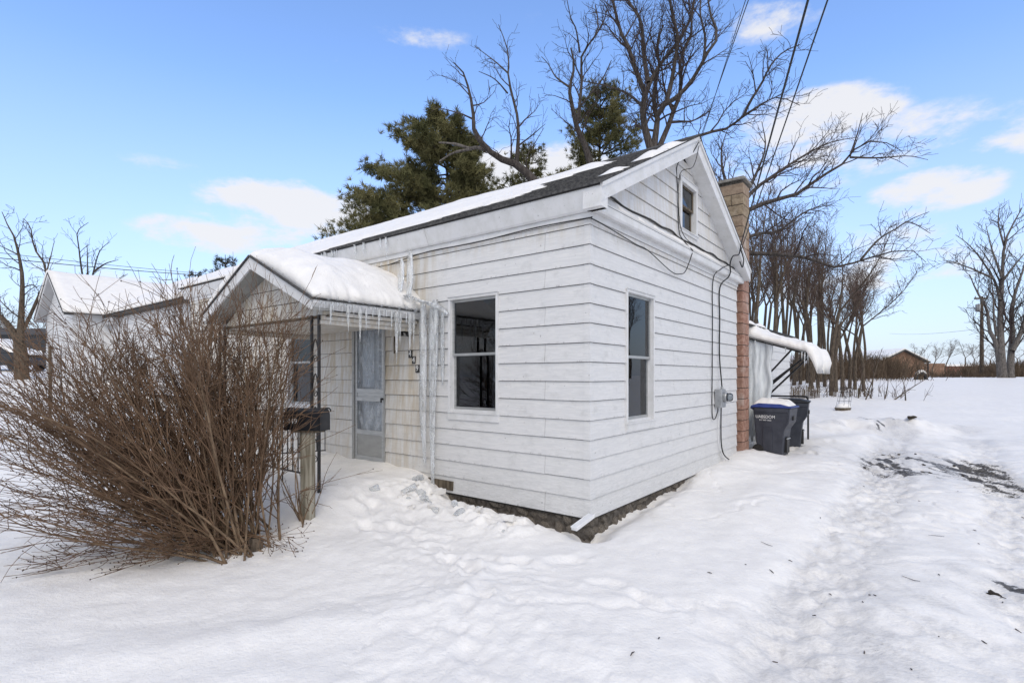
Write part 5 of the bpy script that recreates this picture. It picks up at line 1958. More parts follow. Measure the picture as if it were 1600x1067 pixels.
place_tree(3, 1299, 21.5, 335, 'straight bare trunk at the end of the picket fence, nearest of the woodlot')
place_tree(0, 1178, 22.0, 285, 'thick bare trunk of the woodlot seen just past the chimney')
place_tree(2, 1206, 23.0, 300, 'thick bare woodlot trunk directly above the awning snow')
place_tree(3, 1336, 25.0, 395, 'spreading bare tree at the woodlot edge in front of the brick building')
place_tree(3, 1349, 24.0, 420, 'wide bare tree at the woodlot edge with limbs low over the yard', 1.0)
for i in range(36):
    px = 1165 + 190 * (i * .618 % 1.0)
    d = 23 + 24 * (i * .37 % 1.0)
    ty = 305 + max(0, px - 1230) * .55 + rg.uniform(-5, 85)
    if px > 1340:
        ty = max(ty, 400)
    place_tree((0, 5, 2, 7, 4, 6, 1)[i % 7], px, d, ty)
for i, (px, d, ty) in enumerate([(1105, 30, 250), (1130, 34, 262), (1085, 36, 268), (1155, 28, 262), (1060, 34, 262)]):
    place_tree((i + 1) % 5, px, d, ty, 'bare slender tree rising behind the house chimney', group='bare trees behind the chimney')

for i, (x, y, h) in enumerate(((24, 18, 9), (27, 20.5, 11), (29, 17.5, 8), (32, 22.5, 12), (35, 21, 10), (27.5, 23.5, 10), (23, 14.5, 8))):  # off-frame trees added to darken and mottle the gable window reflection
    o = place_tree(i % 5, 2000, 20, 300, 'bare tree added out of view for the gable window reflection', group='unseen trees added for the gable window reflection')
    x, y = x * 1.6 - 2, y * 1.5 + 1
    o.location = (x, y, gz(x, y) - .05); o.scale = (h / 9, h / 9, h / 10)

# ---- saplings at the woodlot edge
for i, (x0, y0, x1, y1, d, lab) in enumerate([(1341, 616, 1352, 540, 20.5, 'thin leaning sapling beside the picket fence end'), (1352, 618, 1378, 545, 20, 'pair of leaning saplings near the wire cage'),
                                               (1360, 617, 1366, 560, 20.3, 'short dark sapling stem standing in snow'), (1395, 618, 1450, 590, 19.5, 'low bent branch sticking out of the snow'),
                                               (1382, 618, 1388, 588, 19.8, 'stick standing upright in the snow past the saplings'), (1415, 620, 1409, 590, 19.5, 'short leaning stick in the open snow')]):
    a, b = at(x0, y0, d), at(x1, y1, d)
    a.z = gz(a.x, a.y) - .05
    o = thing('sapling', lab, 'sapling', a, 0, 'saplings at the woodlot edge')
    G = Grower(200 + i, tip=.004, kids=(0, 7 if i < 4 else 1, 4, 2, 2), ratio=(.5, .5, .5, .5), up=.2, minlen=.1, maxl=3)
    G.limb([a, a.lerp(b, .5) + Vector((.04, 0, .05)), b], .028, .008, 1)
    G.build(o, o.location, M['bark2'], M['twig2'], (0, 1), ('stem', 'crown'))

# ---- big multi-stemmed tree in the open lot
D = 40.0
bx_, by_ = at(1571, 592, D).xy
lot = thing('bare_tree', 'large bare tree with several stems standing alone in the open lot', 'tree', (bx_, by_, gz(bx_, by_)))
G = Grower(71, tip=.010, ref=1.6, kids=(0, 10, 8, 4, 2), ratio=(.5, .34, .5, .55), up=.34, wander=.15, minlen=.6)
for i, (pts, r0, r1) in enumerate([([(1564, 597), (1557, 539), (1546, 516), (1542, 483), (1526, 455), (1515, 429)], .24, .03), ([(1567, 597), (1564, 539), (1563, 483), (1566, 435), (1569, 384), (1580, 356), (1597, 325)], .32, .03),
                                   ([(1562, 469), (1555, 441), (1532, 404), (1512, 381), (1493, 367)], .12, .02), ([(1552, 435), (1521, 421), (1496, 412), (1473, 407)], .09, .015), ([(1557, 525), (1553, 497), (1552, 463), (1548, 430)], .10, .03),
                                   ([(1578, 597), (1580, 545), (1583, 525), (1580, 497), (1586, 457), (1597, 427), (1606, 390)], .29, .03), ([(1582, 547), (1597, 514), (1608, 469), (1625, 420)], .2, .03),
                                   ([(1566, 435), (1550, 390), (1540, 350)], .1, .02), ([(1569, 384), (1560, 350), (1562, 325)], .08, .02), ([(1566, 440), (1585, 415), (1610, 385)], .1, .02)]):
    G.limb(px_path(pts, D, D + (i % 3 - 1) * 1.5, .3, i), r0, r1, 1 if i else 1)
G.build(lot, lot.location, M['bark3'], M['twig'])

# ---- tree beside the neighbour's house
D = 22.0
bx_, by_ = at(35, 597, D).xy
nb = thing('bare_tree', 'forked bare tree standing in front of the parked snowy car', 'tree', (bx_, by_, gz(bx_, by_)))
G = Grower(83, tip=.006, kids=(0, 8, 6, 3, 2), ratio=(.5, .38, .55, .6), up=.12, wander=.21, minlen=.3)
G.polys[0].append((resample([(bx_, by_, gz(bx_, by_) - .3), tuple(at(33, 565, D)), tuple(at(31, 536, D))], 9), np.linspace(.27, .22, 9)))
for i, (pts, r0, r1) in enumerate([([(31, 538), (33, 500), (35, 440), (31, 407), (22, 370), (11, 350), (3, 331)], .15, .012), ([(31, 540), (15, 510), (0, 494), (-18, 470), (-30, 430)], .17, .02),
                                   ([(36, 516), (53, 480), (73, 424), (53, 387), (48, 356), (37, 342)], .08, .012), ([(28, 398), (0, 384), (-15, 378)], .03, .01), ([(73, 424), (80, 398), (84, 380)], .03, .01), ([(35, 450), (52, 445), (60, 455)], .03, .01)]):
    G.limb(px_path(pts, D, D + (i % 3 - 1) * .8, .15, i), r0, r1, 1)
G.build(nb, nb.location, M['bark2'], M['twig'])
D = 46.0
bx_, by_ = at(142, 590, D).xy
o = thing('bare_tree', 'thin forked bare tree showing above the neighbouring snowy roof', 'tree', (bx_, by_, gz(bx_, by_)))
G = Grower(85, tip=.010, kids=(0, 7, 5, 3, 2), ratio=(.5, .36, .5, .5), up=.16, wander=.2, minlen=.5, maxl=3)
G.polys[0].append((resample([(bx_, by_, 1), tuple(at(138, 520, D)), tuple(at(136, 460, D))], 9), np.linspace(.3, .2, 9)))
for i, pts in enumerate([[(136, 460), (128, 425), (123, 385), (121, 362), (138, 348)], [(138, 460), (137, 420), (136, 380)], [(138, 462), (146, 425), (156, 392), (172, 378)], [(146, 425), (165, 412), (185, 406)], [(140, 480), (180, 440), (196, 430)]]):
    G.limb(px_path(pts, D, D + i - 2, .2, i), .1, .02, 1)
G.build(o, o.location, M['bark'], M['twig'])


# ---- pines
def pine(px, d, top_y, halfw, base_z, label, seed, density=1.0, mat='needle', lopside=0.0, sparse=0.0, kind='pine_tree', tuft=.24, shape=.75):
    g = np.random.default_rng(seed)
    x = (px - 800) / F * d
    z0 = gz(x, d) - .05
    top = CAMZ + (HOR - top_y) / F * d
    H = top - z0
    o = thing(kind, label, 'pine tree', (x, d, z0))
    polys = [(resample([(0, 0, -.3), (.05, 0, H * .4), (-.05, .05, H * .75), (0, 0, H)], 12), np.linspace(.22, .02, 12))]
    br, centres, dirs = [], [], []
    z = base_z
    while z < H - .15:
        f = (z - base_z) / (H - base_z)
        nb_ = g.integers(4, 7)
        for k in range(nb_):
            if g.random() < sparse:
                continue
            a = 2 * math.pi * (k + g.random()) / nb_
            Lb = halfw * (1 - f) ** shape * g.uniform(.55, 1.15) * (1 + lopside * -math.cos(a)) + .25
            pts = []
            p = np.array([0, 0, z + g.uniform(-.15, .15)])
            dr = np.array([math.cos(a), math.sin(a), g.uniform(.05, .35)])
            nn_ = 6
            for i in range(nn_):
                pts.append(p.copy())
                dr = unit(dr + g.normal(0, .12, 3) + np.array([0, 0, .07]))
                p = p + dr * Lb / (nn_ - 1)
            pts = np.array(pts)
            br.append((pts, np.linspace(.045, .012, nn_)))
            nt = int((5 + Lb * 13) * density)
            for i in range(nt):
                u = .22 + .78 * g.random() ** .7
                xx = u * (nn_ - 1); j = min(int(xx), nn_ - 2)
                q = pts[j] + (pts[j + 1] - pts[j]) * (xx - j)
                centres.append(q + g.normal(0, .11 + .12 * Lb * .25, 3) * np.array([1, 1, .8]))
                dirs.append(unit(unit(pts[j + 1] - pts[j]) + g.normal(0, .6, 3) + np.array([0, 0, .5])))
        z += g.uniform(.32, .55)
    mesh_obj('trunk', tubes_mesh('trunk', polys, 8), M['bark'], o)
    mesh_obj('branches_wood', tubes_mesh('bough', br, 5), M['bark'], o).name = 'bough'
    Cn, Dn = np.array(centres), np.array(dirs)
    K = 15
    n = len(Cn)
    nd = Dn[:, None, :] + g.normal(0, .62, (n, K, 3))
    nd /= np.linalg.norm(nd, axis=-1, keepdims=True)
    sd__ = np.cross(nd, g.normal(size=(n, K, 3))); sd__ /= np.linalg.norm(sd__, axis=-1, keepdims=True) + 1e-9
    Ln = tuft * g.uniform(.6, 1.2, (n, K, 1)); Wn = tuft * .055
    b0 = Cn[:, None, :] + g.normal(0, .03, (n, K, 3))
    V = np.stack([b0 - sd__ * Wn, b0 + sd__ * Wn, b0 + nd * Ln], 2).reshape(-1, 3)
    Fc = np.arange(n * K * 3).reshape(-1, 3)
    mesh_obj('crown', np_mesh('crown', V, Fc), M[mat], o)
    return o


pine(700, 24, 184, 4.3, 3.2, 'large dense pine rising behind the middle of the roof', 301, 2.9, lopside=.35, shape=.50, tuft=.27)
pine(938, 27, 142, 3.3, 5.5, 'smaller ragged pine between the maple and the slim bare tree', 302, 1.6, lopside=-.05, sparse=.25, shape=.42, tuft=.27)
pine(826, 30, 236, 3.4, 4.5, 'low dark pine half hidden by the roof behind the leaning tree', 303, 1.0, 'needle', sparse=.2, shape=.5, tuft=.27)
pine(352, 44, 398, 3.0, 3.0, 'distant sparse dark conifer above the neighbouring cross-gable roof', 304, .45, 'needle2', sparse=.35, tuft=.3)
pine(306, 50, 424, 2.8, 3.0, 'small distant conifer beyond the neighbouring roof', 305, .4, 'needle2', sparse=.4, tuft=.3)
pine(590, 33, 338, 1.6, 2.5, 'small dark conifer tip poking over the roof snow', 306, .5, 'needle2', sparse=.3)


# ---------------------------------------------------------------- the bare shrub
def shrub():
    B = at(388, 838, 4.95)
    B.z = gz(B.x, B.y)
    o = thing('bare_shrub', 'huge leafless brown shrub fanning out beside the mailbox', 'shrub', B)
    g = np.random.default_rng(77)
    stems, twigs, berries = [], [], []

    def floor(q):
        return float(np.interp(B.y + q[1], BASE_Y, BASE_Z)) - B.z + .075 + max(0, -q[0] - 1.5) * .06

    def stem(p0, d, L, r0, lvl, out, bend):
        n = 9 if lvl == 0 else (6 if lvl == 1 else 4)
        pts = [np.array(p0, float)]
        for i in range(n - 1):
            d = unit(d + g.normal(0, .085 if lvl == 0 else .11, 3) + np.array([0, 0, bend]))
            q = pts[-1] + d * L / (n - 1)
            q[2] = max(q[2], floor(q))
            pts.append(q)
        p = np.array(pts)
        r = r0 + (max(.0017, r0 * .22) - r0) * np.linspace(0, 1, n)
        out.append((p, r))
        return p, r

    NST = 104
    for k in range(NST):
        f = k / (NST - 1)
        # fan angle in the picture plane: from a little past upright to flat towards the open yard
        th = math.radians(87 + 80 * (f ** 1.0) + g.normal(0, 5))
        dy = g.uniform(-.42, .5) if th > math.radians(108) else g.uniform(.05, .55)
        d = unit(np.array([math.cos(th), dy * (.5 + .6 * abs(math.cos(th))), max(.02, math.sin(th))]))
        L = g.uniform(1.75, 2.25) * (1.1 if math.radians(112) < th < math.radians(158) else 1.0)
        p0 = np.array([g.normal(0, .20) - .05, g.normal(0, .18), -.05])
        p, r = stem(p0, d, L, g.uniform(.006, .0145), 0, stems, .012 if th < math.radians(150) else .04)
        nk = int(g.integers(13, 19))
        for j in range(nk):
            u = g.uniform(.10, .97)
            i = min(int(u * 8), 7)
            q = p[i] + (p[i + 1] - p[i]) * (u * 8 - i)
            t = unit(p[i + 1] - p[i])
            dd = unit(t + g.normal(0, .34, 3) + np.array([0, 0, .12]))
            l1 = L * g.uniform(.34, .66) * (1.15 - .62 * u)
            p1_, r1_ = stem(q, dd, l1, max(.0032, min(.0062, r[i] * .6)), 1, twigs, .02)
            for m in range(int(g.integers(3, 7))):
                uu = g.uniform(.2, .95)
                i2 = min(int(uu * 5), 4)
                q2 = p1_[i2]
                d2 = unit(unit(p1_[i2 + 1] - p1_[i2]) + g.normal(0, .42, 3))
                p2_, _ = stem(q2, d2, g.uniform(.12, .38), .0026, 2, twigs, .01)
                if g.random() < .16:
                    berries.append(p2_[-1])
    # low sprays that lie out on the snow, with seed heads
    for (dx, dyy, L) in ((-1.2, -.55, 1.0), (-.9, -.7, 1.05), (-.35, -.8, .75), (-.15, -.9, .6), (-1.5, -.3, 1.5), (.5, -.3, .45), (.55, -.05, .5), (-1.6, -.15, 1.9), (-.6, -.9, .85), (-1.4, -.45, 1.5), (.15, -.9, .5), (-1, -.62, 1.5), (-.5, -.85, 1.0), (-1.7, -.3, 2.1), (-1.8, -.05, 2.2)):
        p, r = stem((g.normal(0, .1), -.1, .12), unit(np.array([dx, dyy, .06])), L, .007, 1, twigs, -.01)
        for m in range(16):
            i2 = int(g.integers(1, 5))
            p2_, _ = stem(p[i2], unit(unit(p[i2 + 1] - p[i2]) + g.normal(0, .5, 3)), g.uniform(.12, .34), .0028, 2, twigs, .0)
            berries.append(p2_[-1])
            if g.random() < .6:
                p3_, _ = stem(p2_[2], unit(g.normal(0, 1, 3)), g.uniform(.05, .12), .002, 2, twigs, 0)
                berries.append(p3_[-1])
    # small clump by the mailbox
    for k in range(7):
        a = g.uniform(0, 6.28)
        p, r = stem((.34 + g.normal(0, .05), .45 + g.normal(0, .05), 0), unit(np.array([.35 * math.cos(a) - .1, .35 * math.sin(a), 1])), g.uniform(.45, 1.1), g.uniform(.006, .011), 0, stems, .01)
        for m in range(4):
            i2 = int(g.integers(2, 8))
            stem(p[i2], unit(unit(p[i2] - p[i2 - 1]) + g.normal(0, .5, 3)), g.uniform(.2, .5), .004, 1, twigs, .02)
    for (p, r) in stems:
        mesh_obj('stem', tubes_mesh('stem', [(p, r)], 6), M['shrub'], o)
    tw = mesh_obj('twigs', tubes_mesh('twigs', twigs, 4), M['shrubt'], o)
    tw['kind'] = 'stuff'
    oc = np.array([(1, 0, 0), (-1, 0, 0), (0, 1, 0), (0, -1, 0), (0, 0, 1), (0, 0, -1)]) * .0075
    of = np.array([(0, 2, 4), (2, 1, 4), (1, 3, 4), (3, 0, 4), (2, 0, 5), (1, 2, 5), (3, 1, 5), (0, 3, 5)])
    bc = np.array(berries)
    V = (bc[:, None, :] + oc[None]).reshape(-1, 3)
    Fb = (np.arange(len(bc))[:, None, None] * 6 + of[None]).reshape(-1, 3)
    be = mesh_obj('seed_heads', np_mesh('seed_heads', V, Fb), M['berry'], o)
    be['kind'] = 'stuff'
    print('shrub stems', len(stems), 'twigs', len(twigs), 'berries', len(berries))


shrub()

# dark stump at the shrub's foot, snow lump caught in it
mb = MB(); mb.lathe([(.07, -.1), (.075, 0), (.06, .08), (.05, .11)], 9, fn=lambda x, y, z: (x * (1 + .3 * math.sin(z * 30)), y, z))
st_ = at(398, 834, 4.85); st_.z = gz(st_.x, st_.y)
o = mb.build('stump', M['bark2'], None); o.location = st_
tag(o, 'short dark cut stump at the foot of the bare shrub', 'stump')

# ---------------------------------------------------------------- neighbour's house
nh = thing('neighbour_house', 'white snow-roofed house with cross gable beyond the bare shrub', 'house', (-18.8, 21.4, 0), HROT)
# local x runs along its ridge (away), local y to the far side; near side is -y
zr, ze, hwid = 5.8, 4.07, 2.33
nsl = (zr - ze) / hwid
mb = MB(); mb.box(.35, 8, -hwid + .25, hwid - .25, 1.0, ze); 
mb.add([(.35, -hwid + .25, ze), (.35, hwid - .25, ze), (.35, 0, zr - .15), (8, -hwid + .25, ze), (8, hwid - .25, ze), (8, 0, zr - .15)], [(0, 1, 2), (3, 5, 4), (0, 2, 5, 3), (1, 4, 5, 2)])
mb.build('wall', M['nwall'], nh)
mb = MB()
z = 1.2
while z < zr - .3:
    w_ = (hwid - .25) if z < ze else max(.05, (zr - .2 - z) / nsl)
    mb.hexa([(.33, -w_, z), (.33, w_, z), (.35, w_, z), (.35, -w_, z)], [(.345, -w_, z + .11), (.345, w_, z + .11), (.35, w_, z + .11), (.35, -w_, z + .11)])
    z += .12
sb = mb.build('siding', M['nwall'], nh); sb['kind'] = 'stuff'
for sgn in (-1, 1):
    mb = MB(); mb.prism([(0, zr), (sgn * hwid, ze), (sgn * hwid, ze - .12), (0, zr - .14)], 0, .03, lambda u, v, w: (w, u, v)); mb.build('rake_board', M['nwall'], nh)
    mb = MB(); mb.prism([(0, zr - .14), (sgn * hwid, ze - .12), (sgn * hwid, ze - .10), (0, zr - .12)], .03, .36, lambda u, v, w: (w, u, v)); mb.build('soffit', M['nsoffit'], nh)
    mb = MB(); mb.prism([(0, zr + .03), (sgn * (hwid + .05), ze + .0), (sgn * (hwid + .05), ze - .05), (0, zr)], -.02, 8, lambda u, v, w: (w, u, v)); mb.build('roof', M['shingle'], nh)
# cross gable towards the white house
ek, eh, ez = 4.0, 2.72, 5.62
esl = (ez - ze) / eh
mb = MB(); mb.box(ek - eh + .3, ek + eh - .3, -9.5, -1.0, 1.0, ze); mb.build('cross_wall', M['nwall'], nh)
mb = MB(); mb.prism([(ek - eh, ze - .02), (ek, ez), (ek + eh, ze - .02), (ek + eh, ze - .12), (ek - eh, ze - .12)], -9.8, -.8, lambda u, v, w: (u, w, v)); mb.build('cross_roof', M['shingle'], nh)
mb = MB(); mb.box(ek - eh + .02, ek - eh + .5, -hwid - .9, -hwid + .2, ze - .4, ze - .14); mb.build('soffit', M['nsoffit'], nh)
mb = MB()
for i in range(5):
    mb.box(ek - eh + .27, ek - eh + .3, -9.3, -hwid, ze - .45 - i * .3, ze - .45 - i * .3 + .28)
mb.build('cross_siding', M['nwall'], nh)['kind'] = 'stuff'


def gable_snow(name, label, parent_obj, kind):
    if kind == 'main':
        def fn(u, v):
            x = .0 + u * 8
            y = -(hwid + .06) + v * 2 * (hwid + .06)
            zb = zr - abs(y) * nsl + .035
            th = .20 * min(1, (hwid + .08 - abs(y)) / .18 + .25) * (1 + .25 * float(fbm(x, y * 1.5, 3, 2)))
            if abs(y) < .25:
                th -= .10 * (1 - abs(y) / .25)
            return (x, y, zb), (x - .02 * (u < .02), y, zb + th)
        V, Fq = slab(fn, 30, 24)
    else:
        def fn(u, v):
            y = -9.85 + u * 9.4
            x = ek - eh - .05 + v * (2 * eh + .1)
            zb = ez - abs(x - ek) * esl + .01
            th = .20 * min(1, (eh + .07 - abs(x - ek)) / .18 + .25) * (1 + .25 * float(fbm(x, y, 5, 2)))
            if abs(x - ek) < .25:
                th -= .10 * (1 - abs(x - ek) / .25)
            return (x, y, zb), (x, y, zb + th)
        V, Fq = slab(fn, 30, 24)
    o = mesh_obj(name, np_mesh(name, V, Fq, True), M['snow'])
    o.location = parent_obj.location; o.rotation_euler = parent_obj.rotation_euler
    tag(o, label, 'snow', None, 'stuff')


gable_snow('neighbour_snow', 'smooth snow on the neighbouring main roof', nh, 'main')
gable_snow('neighbour_snow', 'smooth snow on the neighbouring cross-gable roof', nh, 'cross')

# ---- parked car under snow, far left
cx_, cy_ = -27.6, 28.5
cz_ = gz(cx_, cy_)
car = thing('parked_car', 'dark parked car with a deep snow cover beyond the forked tree', 'car', (cx_, cy_, cz_), R(4))
prof = [(-2.2, .28), (-2.25, .62), (-2.15, .86), (-1.5, .92), (1.35, .90), (2.05, .78), (2.25, .55), (2.2, .28)]
mb = MB(); mb.prism(prof, -.85, .85, lambda u, v, w: (u, w, v)); mb.build('body', M['carpaint'], car, bevel=.05)
mb = MB(); mb.hexa([(-1.75, -.78, .9), (1.1, -.78, .9), (1.1, .78, .9), (-1.75, .78, .9)], [(-1.35, -.62, 1.4), (.45, -.62, 1.4), (.45, .62, 1.4), (-1.35, .62, 1.4)]); mb.build('cabin', M['carpaint'], car, bevel=.04)
for x in (-1.35, 1.4):
    for y in (-.8, .8):
        mb = MB(); mb.lathe([(.12, -.1), (.31, -.1), (.33, 0), (.31, .1), (.12, .1)], 16, fn=lambda a, b, c, x=x, y=y: (a + x, c + y, b + .31)); mb.build('wheel', M['iron'], car)
for y in (-.7, .7):
    mb = MB(); mb.box(-2.29, -2.2, y - .16, y + .16, .62, .80); mb.build('tail_light', M['red'], car)
mb = MB(); mb.box(-2.30, -1.95, -.875, -.845, .60, .84); mb.build('side_marker', M['red'], car)
mb = MB(); mb.add([(-1.2, -.77, .95), (-.2, -.77, .95), (-.25, -.66, 1.34), (-1.05, -.66, 1.34)], [(0, 1, 2, 3)]); mb.build('side_window', M['glass'], car)


def car_snow():
    def fn(u, v):
        x = -2.2 + u * 4.4; y = -.84 + v * 1.68
        prof_x = np.interp(x, [-2.2, -1.75, -1.3, .45, 1.1, 2.2], [.9, .98, 1.43, 1.43, .95, .80])
        f = min(u, 1 - u) * 4; fv = min(v, 1 - v) * 4
        th = .24 * min(1, f + .15) * min(1, fv + .2)
        return (x, y, prof_x + .01), (x, y, prof_x + .02 + th)
    V, Fq = slab(fn, 34, 12)
    o = mesh_obj('car_snow', np_mesh('car_snow', V, Fq, True), M['snow'])
    o.location = car.location; o.rotation_euler = car.rotation_euler
    tag(o, 'deep snow cover over the parked car', 'snow', None, 'stuff')


car_snow()
# dark low building and trees beyond
db = thing('dark_shed', 'low dark grey shed beyond the parked car', 'shed', (-41.5, 45, gz(-41.5, 45)), 0)
mb = MB(); mb.box(-5, 1.9, 0, 5, -.3, 2.6); mb.build('wall', M['carpaint'], db)
mb = MB(); mb.prism([(-.3, 2.5), (2.5, 3.3), (5.3, 2.5), (2.5, 3.15)], -5.3, 2.2, lambda u, v, w: (w, u, v)); mb.build('roof', M['shingle'], db)
mb = MB(); mb.box(.7, 1.5, -.03, 0, .9, 1.2); mb.build('window', M['white'], db)

# dark posts near the shrub
for i, (px, y0, y1, d, r_) in enumerate([(78, 541, 600, 13.0, .034), (95, 545, 600, 14.0, .022)]):
    a = at(px, y0, d)
    mb = MB(); g0 = gz(a.x, a.y); mb.tube([(0, 0, -.2), (.01, 0, (a.z - g0) * .5), (0, 0, a.z - g0)], r_, 8)
    o = mb.build('fence_post', M['wood'] if i == 0 else M['steel'], None, smooth=False); o.location = (a.x, a.y, g0)
    tag(o, ('dark wooden fence post rising behind the shrub twigs', 'thin metal fence post next to the dark wooden post')[i], 'post', 'fence posts behind the shrub')

# wires across the far sky
for (a, b, r_, lab) in ((at(-60, 397, 32), at(380, 434, 50), .028, 'black utility wire crossing the sky above the neighbouring roof'), (at(-60, 388, 32), at(380, 432, 52), .018, 'upper thin utility wire crossing above the neighbouring roof')):
    mb = MB(); mb.tube(drop(a, b, .15), r_, 5)
    tag(mb.build('utility_wire', M['rubber'], None, smooth=True), lab, 'wire')

# ---------------------------------------------------------------- behind, towards the lot
# low picket fence
fa, fb_ = at(1226, 616, 20.2), at(1352, 617, 21.6)
fence = thing('picket_fence', 'low broken fence of thin dark pickets at the woodlot edge', 'fence', (fa.x, fa.y, 0))
mb = MB()
for i in range(64):
    f = i / 63
    if .42 < f < .50 or (f > .5 and rg.random() < .45):
        continue
    p = fa.lerp(fb_, f) - fence.location
    g0 = gz(p.x + fa.x, p.y + fa.y)
    h = rg.uniform(.32, .52) * (1 if f < .5 else rg.uniform(.6, 1.1))
    ln = rg.uniform(-.05, .05)
    mb.box(p.x - .015, p.x + .015, p.y - .006, p.y + .006, g0 - .1, g0 + h, lambda x, y, z, l=ln, g0=g0: (x + l * (z - g0), y, z))
mb.build('picket', M['wood'], fence)['kind'] = 'stuff'
mb = MB()
for hh in (.12, .32):
    pts = []
    for i in range(12):
        p = fa.lerp(fb_, i / 11) - fence.location
        pts.append((p.x, p.y + .01, gz(p.x + fa.x, p.y + fa.y) + hh))
    mb.tube(pts, .004, 4)
mb.build('wire', M['rubber'], fence)

# wire cage in a snowy planter
cgx, cgy = at(1317, 650, 16.6).xy
cg = thing('wire_cage', 'tilted wire plant cage over a snow-filled brown tub', 'plant cage', (cgx, cgy, gz(cgx, cgy)), .3)
mb = MB()
for k in range(8):
    a = 2 * math.pi * k / 8
    mb.tube([(.19 * math.cos(a), .19 * math.sin(a), .08), (.17 * math.cos(a) + .16, .17 * math.sin(a), .72)], .0035, 4)
for j, zz in enumerate((.28, .42, .56, .70)):
    mb.tube([(.185 * math.cos(a_) + .16 * (zz - .08) / .64, .185 * math.sin(a_), zz) for a_ in [2 * math.pi * k / 16 for k in range(17)]], .0035, 4)
mb.build('cage', M['rubber'], cg)
mb = MB(); mb.lathe([(.17, -.1), (.22, .02), (.24, .07), (.21, .07)], 16, fn=lambda x, y, z: (x * 1.15, y * .8, z)); mb.build('tub', M['wood'], cg)
mb = MB(); mb.lathe([(.22, .065), (.21, .13), (.15, .20), (.05, .235)], 16, fn=lambda x, y, z: (x * 1.15, y * .8, z)); mb.build('snow_heap', M['snow'], cg, smooth=True)

# brown brick building with low gable
bb = thing('brick_building', 'low brown brick building with a snowy gable roof behind the woodlot', 'building', (at(1411, 590, 60).x, 60, 1.2), R(2))
mb = MB(); mb.box(-2.5, 2.5, 0, 34, -.5, 2.0); mb.add([(-2.5, 0, 2.0), (2.5, 0, 2.0), (0, 0, 3.25), (-2.5, .2, 2.0), (2.5, .2, 2.0), (0, .2, 3.25)], [(0, 1, 2), (5, 4, 3), (0, 2, 5, 3), (1, 4, 5, 2), (0, 3, 4, 1)])
mb.build('wall', M['brick'], bb)
for sgn in (-1, 1):
    mb = MB(); mb.prism([(0, 3.3), (sgn * 2.9, 1.9), (sgn * 2.9, 2.02), (0, 3.42)], -.4, 34.4, lambda u, v, w: (u, w, v)); mb.build('roof', M['shingle'], bb)
    mb = MB(); mb.prism([(0, 3.425), (sgn * 2.92, 2.025), (sgn * 2.92, 2.2), (0, 3.58)], -.25, 34.4, lambda u, v, w: (u, w, v)); mb.build('roof_snow', M['snow'], bb)
mb = MB(); mb.box(-.3, .35, -.06, -.01, .2, .5); mb.build('vent', M['white'], bb)
mb = MB(); mb.tube([(2.75, -.2, 1.9), (2.75, -.2, -.3)], .09, 6); mb.build('downpipe', M['iron'], bb)
# far red-brown building and long low wall
fbx = at(1490, 585, 125)
fb2 = thing('far_building', 'long low red-brown building far off across the lot', 'building', (fbx.x, 125, 1.4))
mb = MB(); mb.box(-9, 16, 0, 8, -.5, 2.5); mb.build('wall', M['brick2'], fb2)
mb = MB(); mb.box(-9.3, 16.3, -.3, 8.3, 2.505, 2.95); mb.build('roof_snow', M['snow'], fb2)
mb = MB(); mb.box(-8.5, -4.5, -3, -.31, -.5, 3.1); mb.build('wing', M['brick'], fb2)
# half-buried tyre with snow cap
tp = at(1439, 588, 37)
ty = thing('half_buried_tyre', 'large dark tyre half buried in snow with a white cap', 'tyre', (tp.x, tp.y, gz(tp.x, tp.y)), .25)
mb = MB(); mb.tube([(.46 * math.cos(a), 0, .46 * math.sin(a)) for a in [math.pi * (k / 20 * 1.16 - .08) for k in range(21)]], .12, 10); mb.build('tread_ring', M['iron'], ty, smooth=True)
mb = MB(); mb.tube([(.47 * math.cos(a), 0, .12 + .47 * math.sin(a)) for a in [math.pi * (.16 + k / 14 * .68) for k in range(15)]], [.03] + [.11] * 13 + [.03], 10); mb.build('snow_cap', M['snow'], ty, smooth=True)
mb = MB(); mb.lathe([(.3, -.05), (.34, 0), (.3, .05)], 16, fn=lambda x, y, z: (x, z + .08, y + .02)); mb.build('hub', M['wood'], ty)
# utility pole
up0 = at(1534, 592, 46)
up = thing('utility_pole', 'dark wooden utility pole with crossarm and transformer in the far lot', 'utility pole', (up0.x, up0.y, gz(up0.x, up0.y)))
ht = at(1534, 463, 46).z - up.location.z
mb = MB(); mb.tube([(0, 0, -.3), (0, 0, ht)], [.17, .11], 10); mb.build('pole', M['bark2'], up, smooth=True)
mb = MB(); mb.box(-.62, .5, -.08, .08, ht - .26, ht - .12); mb.build('crossarm', M['wood'], up)
for x in (-.55, -.2, .42):
    mb = MB(); mb.lathe([(.03, 0), (.05, .05), (.03, .1), (.05, .14)], 8, (x, 0, ht - .12)); mb.build('insulator', M['insul'], up)
mb = MB(); mb.lathe([(.12, 0), (.19, .03), (.19, .62), (.1, .68)], 12, (-.33, 0, ht - 1.35)); mb.build('transformer', M['insul'], up)
for (a, b, lab) in ((at(1536, 513, 46), at(1390, 521, 90), 'thin wire leading from the utility pole towards the brick building'), (at(1536, 468, 46), at(1700, 470, 40), 'thin wire leading from the pole crossarm out over the lot')):
    mb = MB(); mb.tube(drop(a, b, .3), .016, 4); tag(mb.build('utility_wire', M['rubber'], None), lab, 'wire')
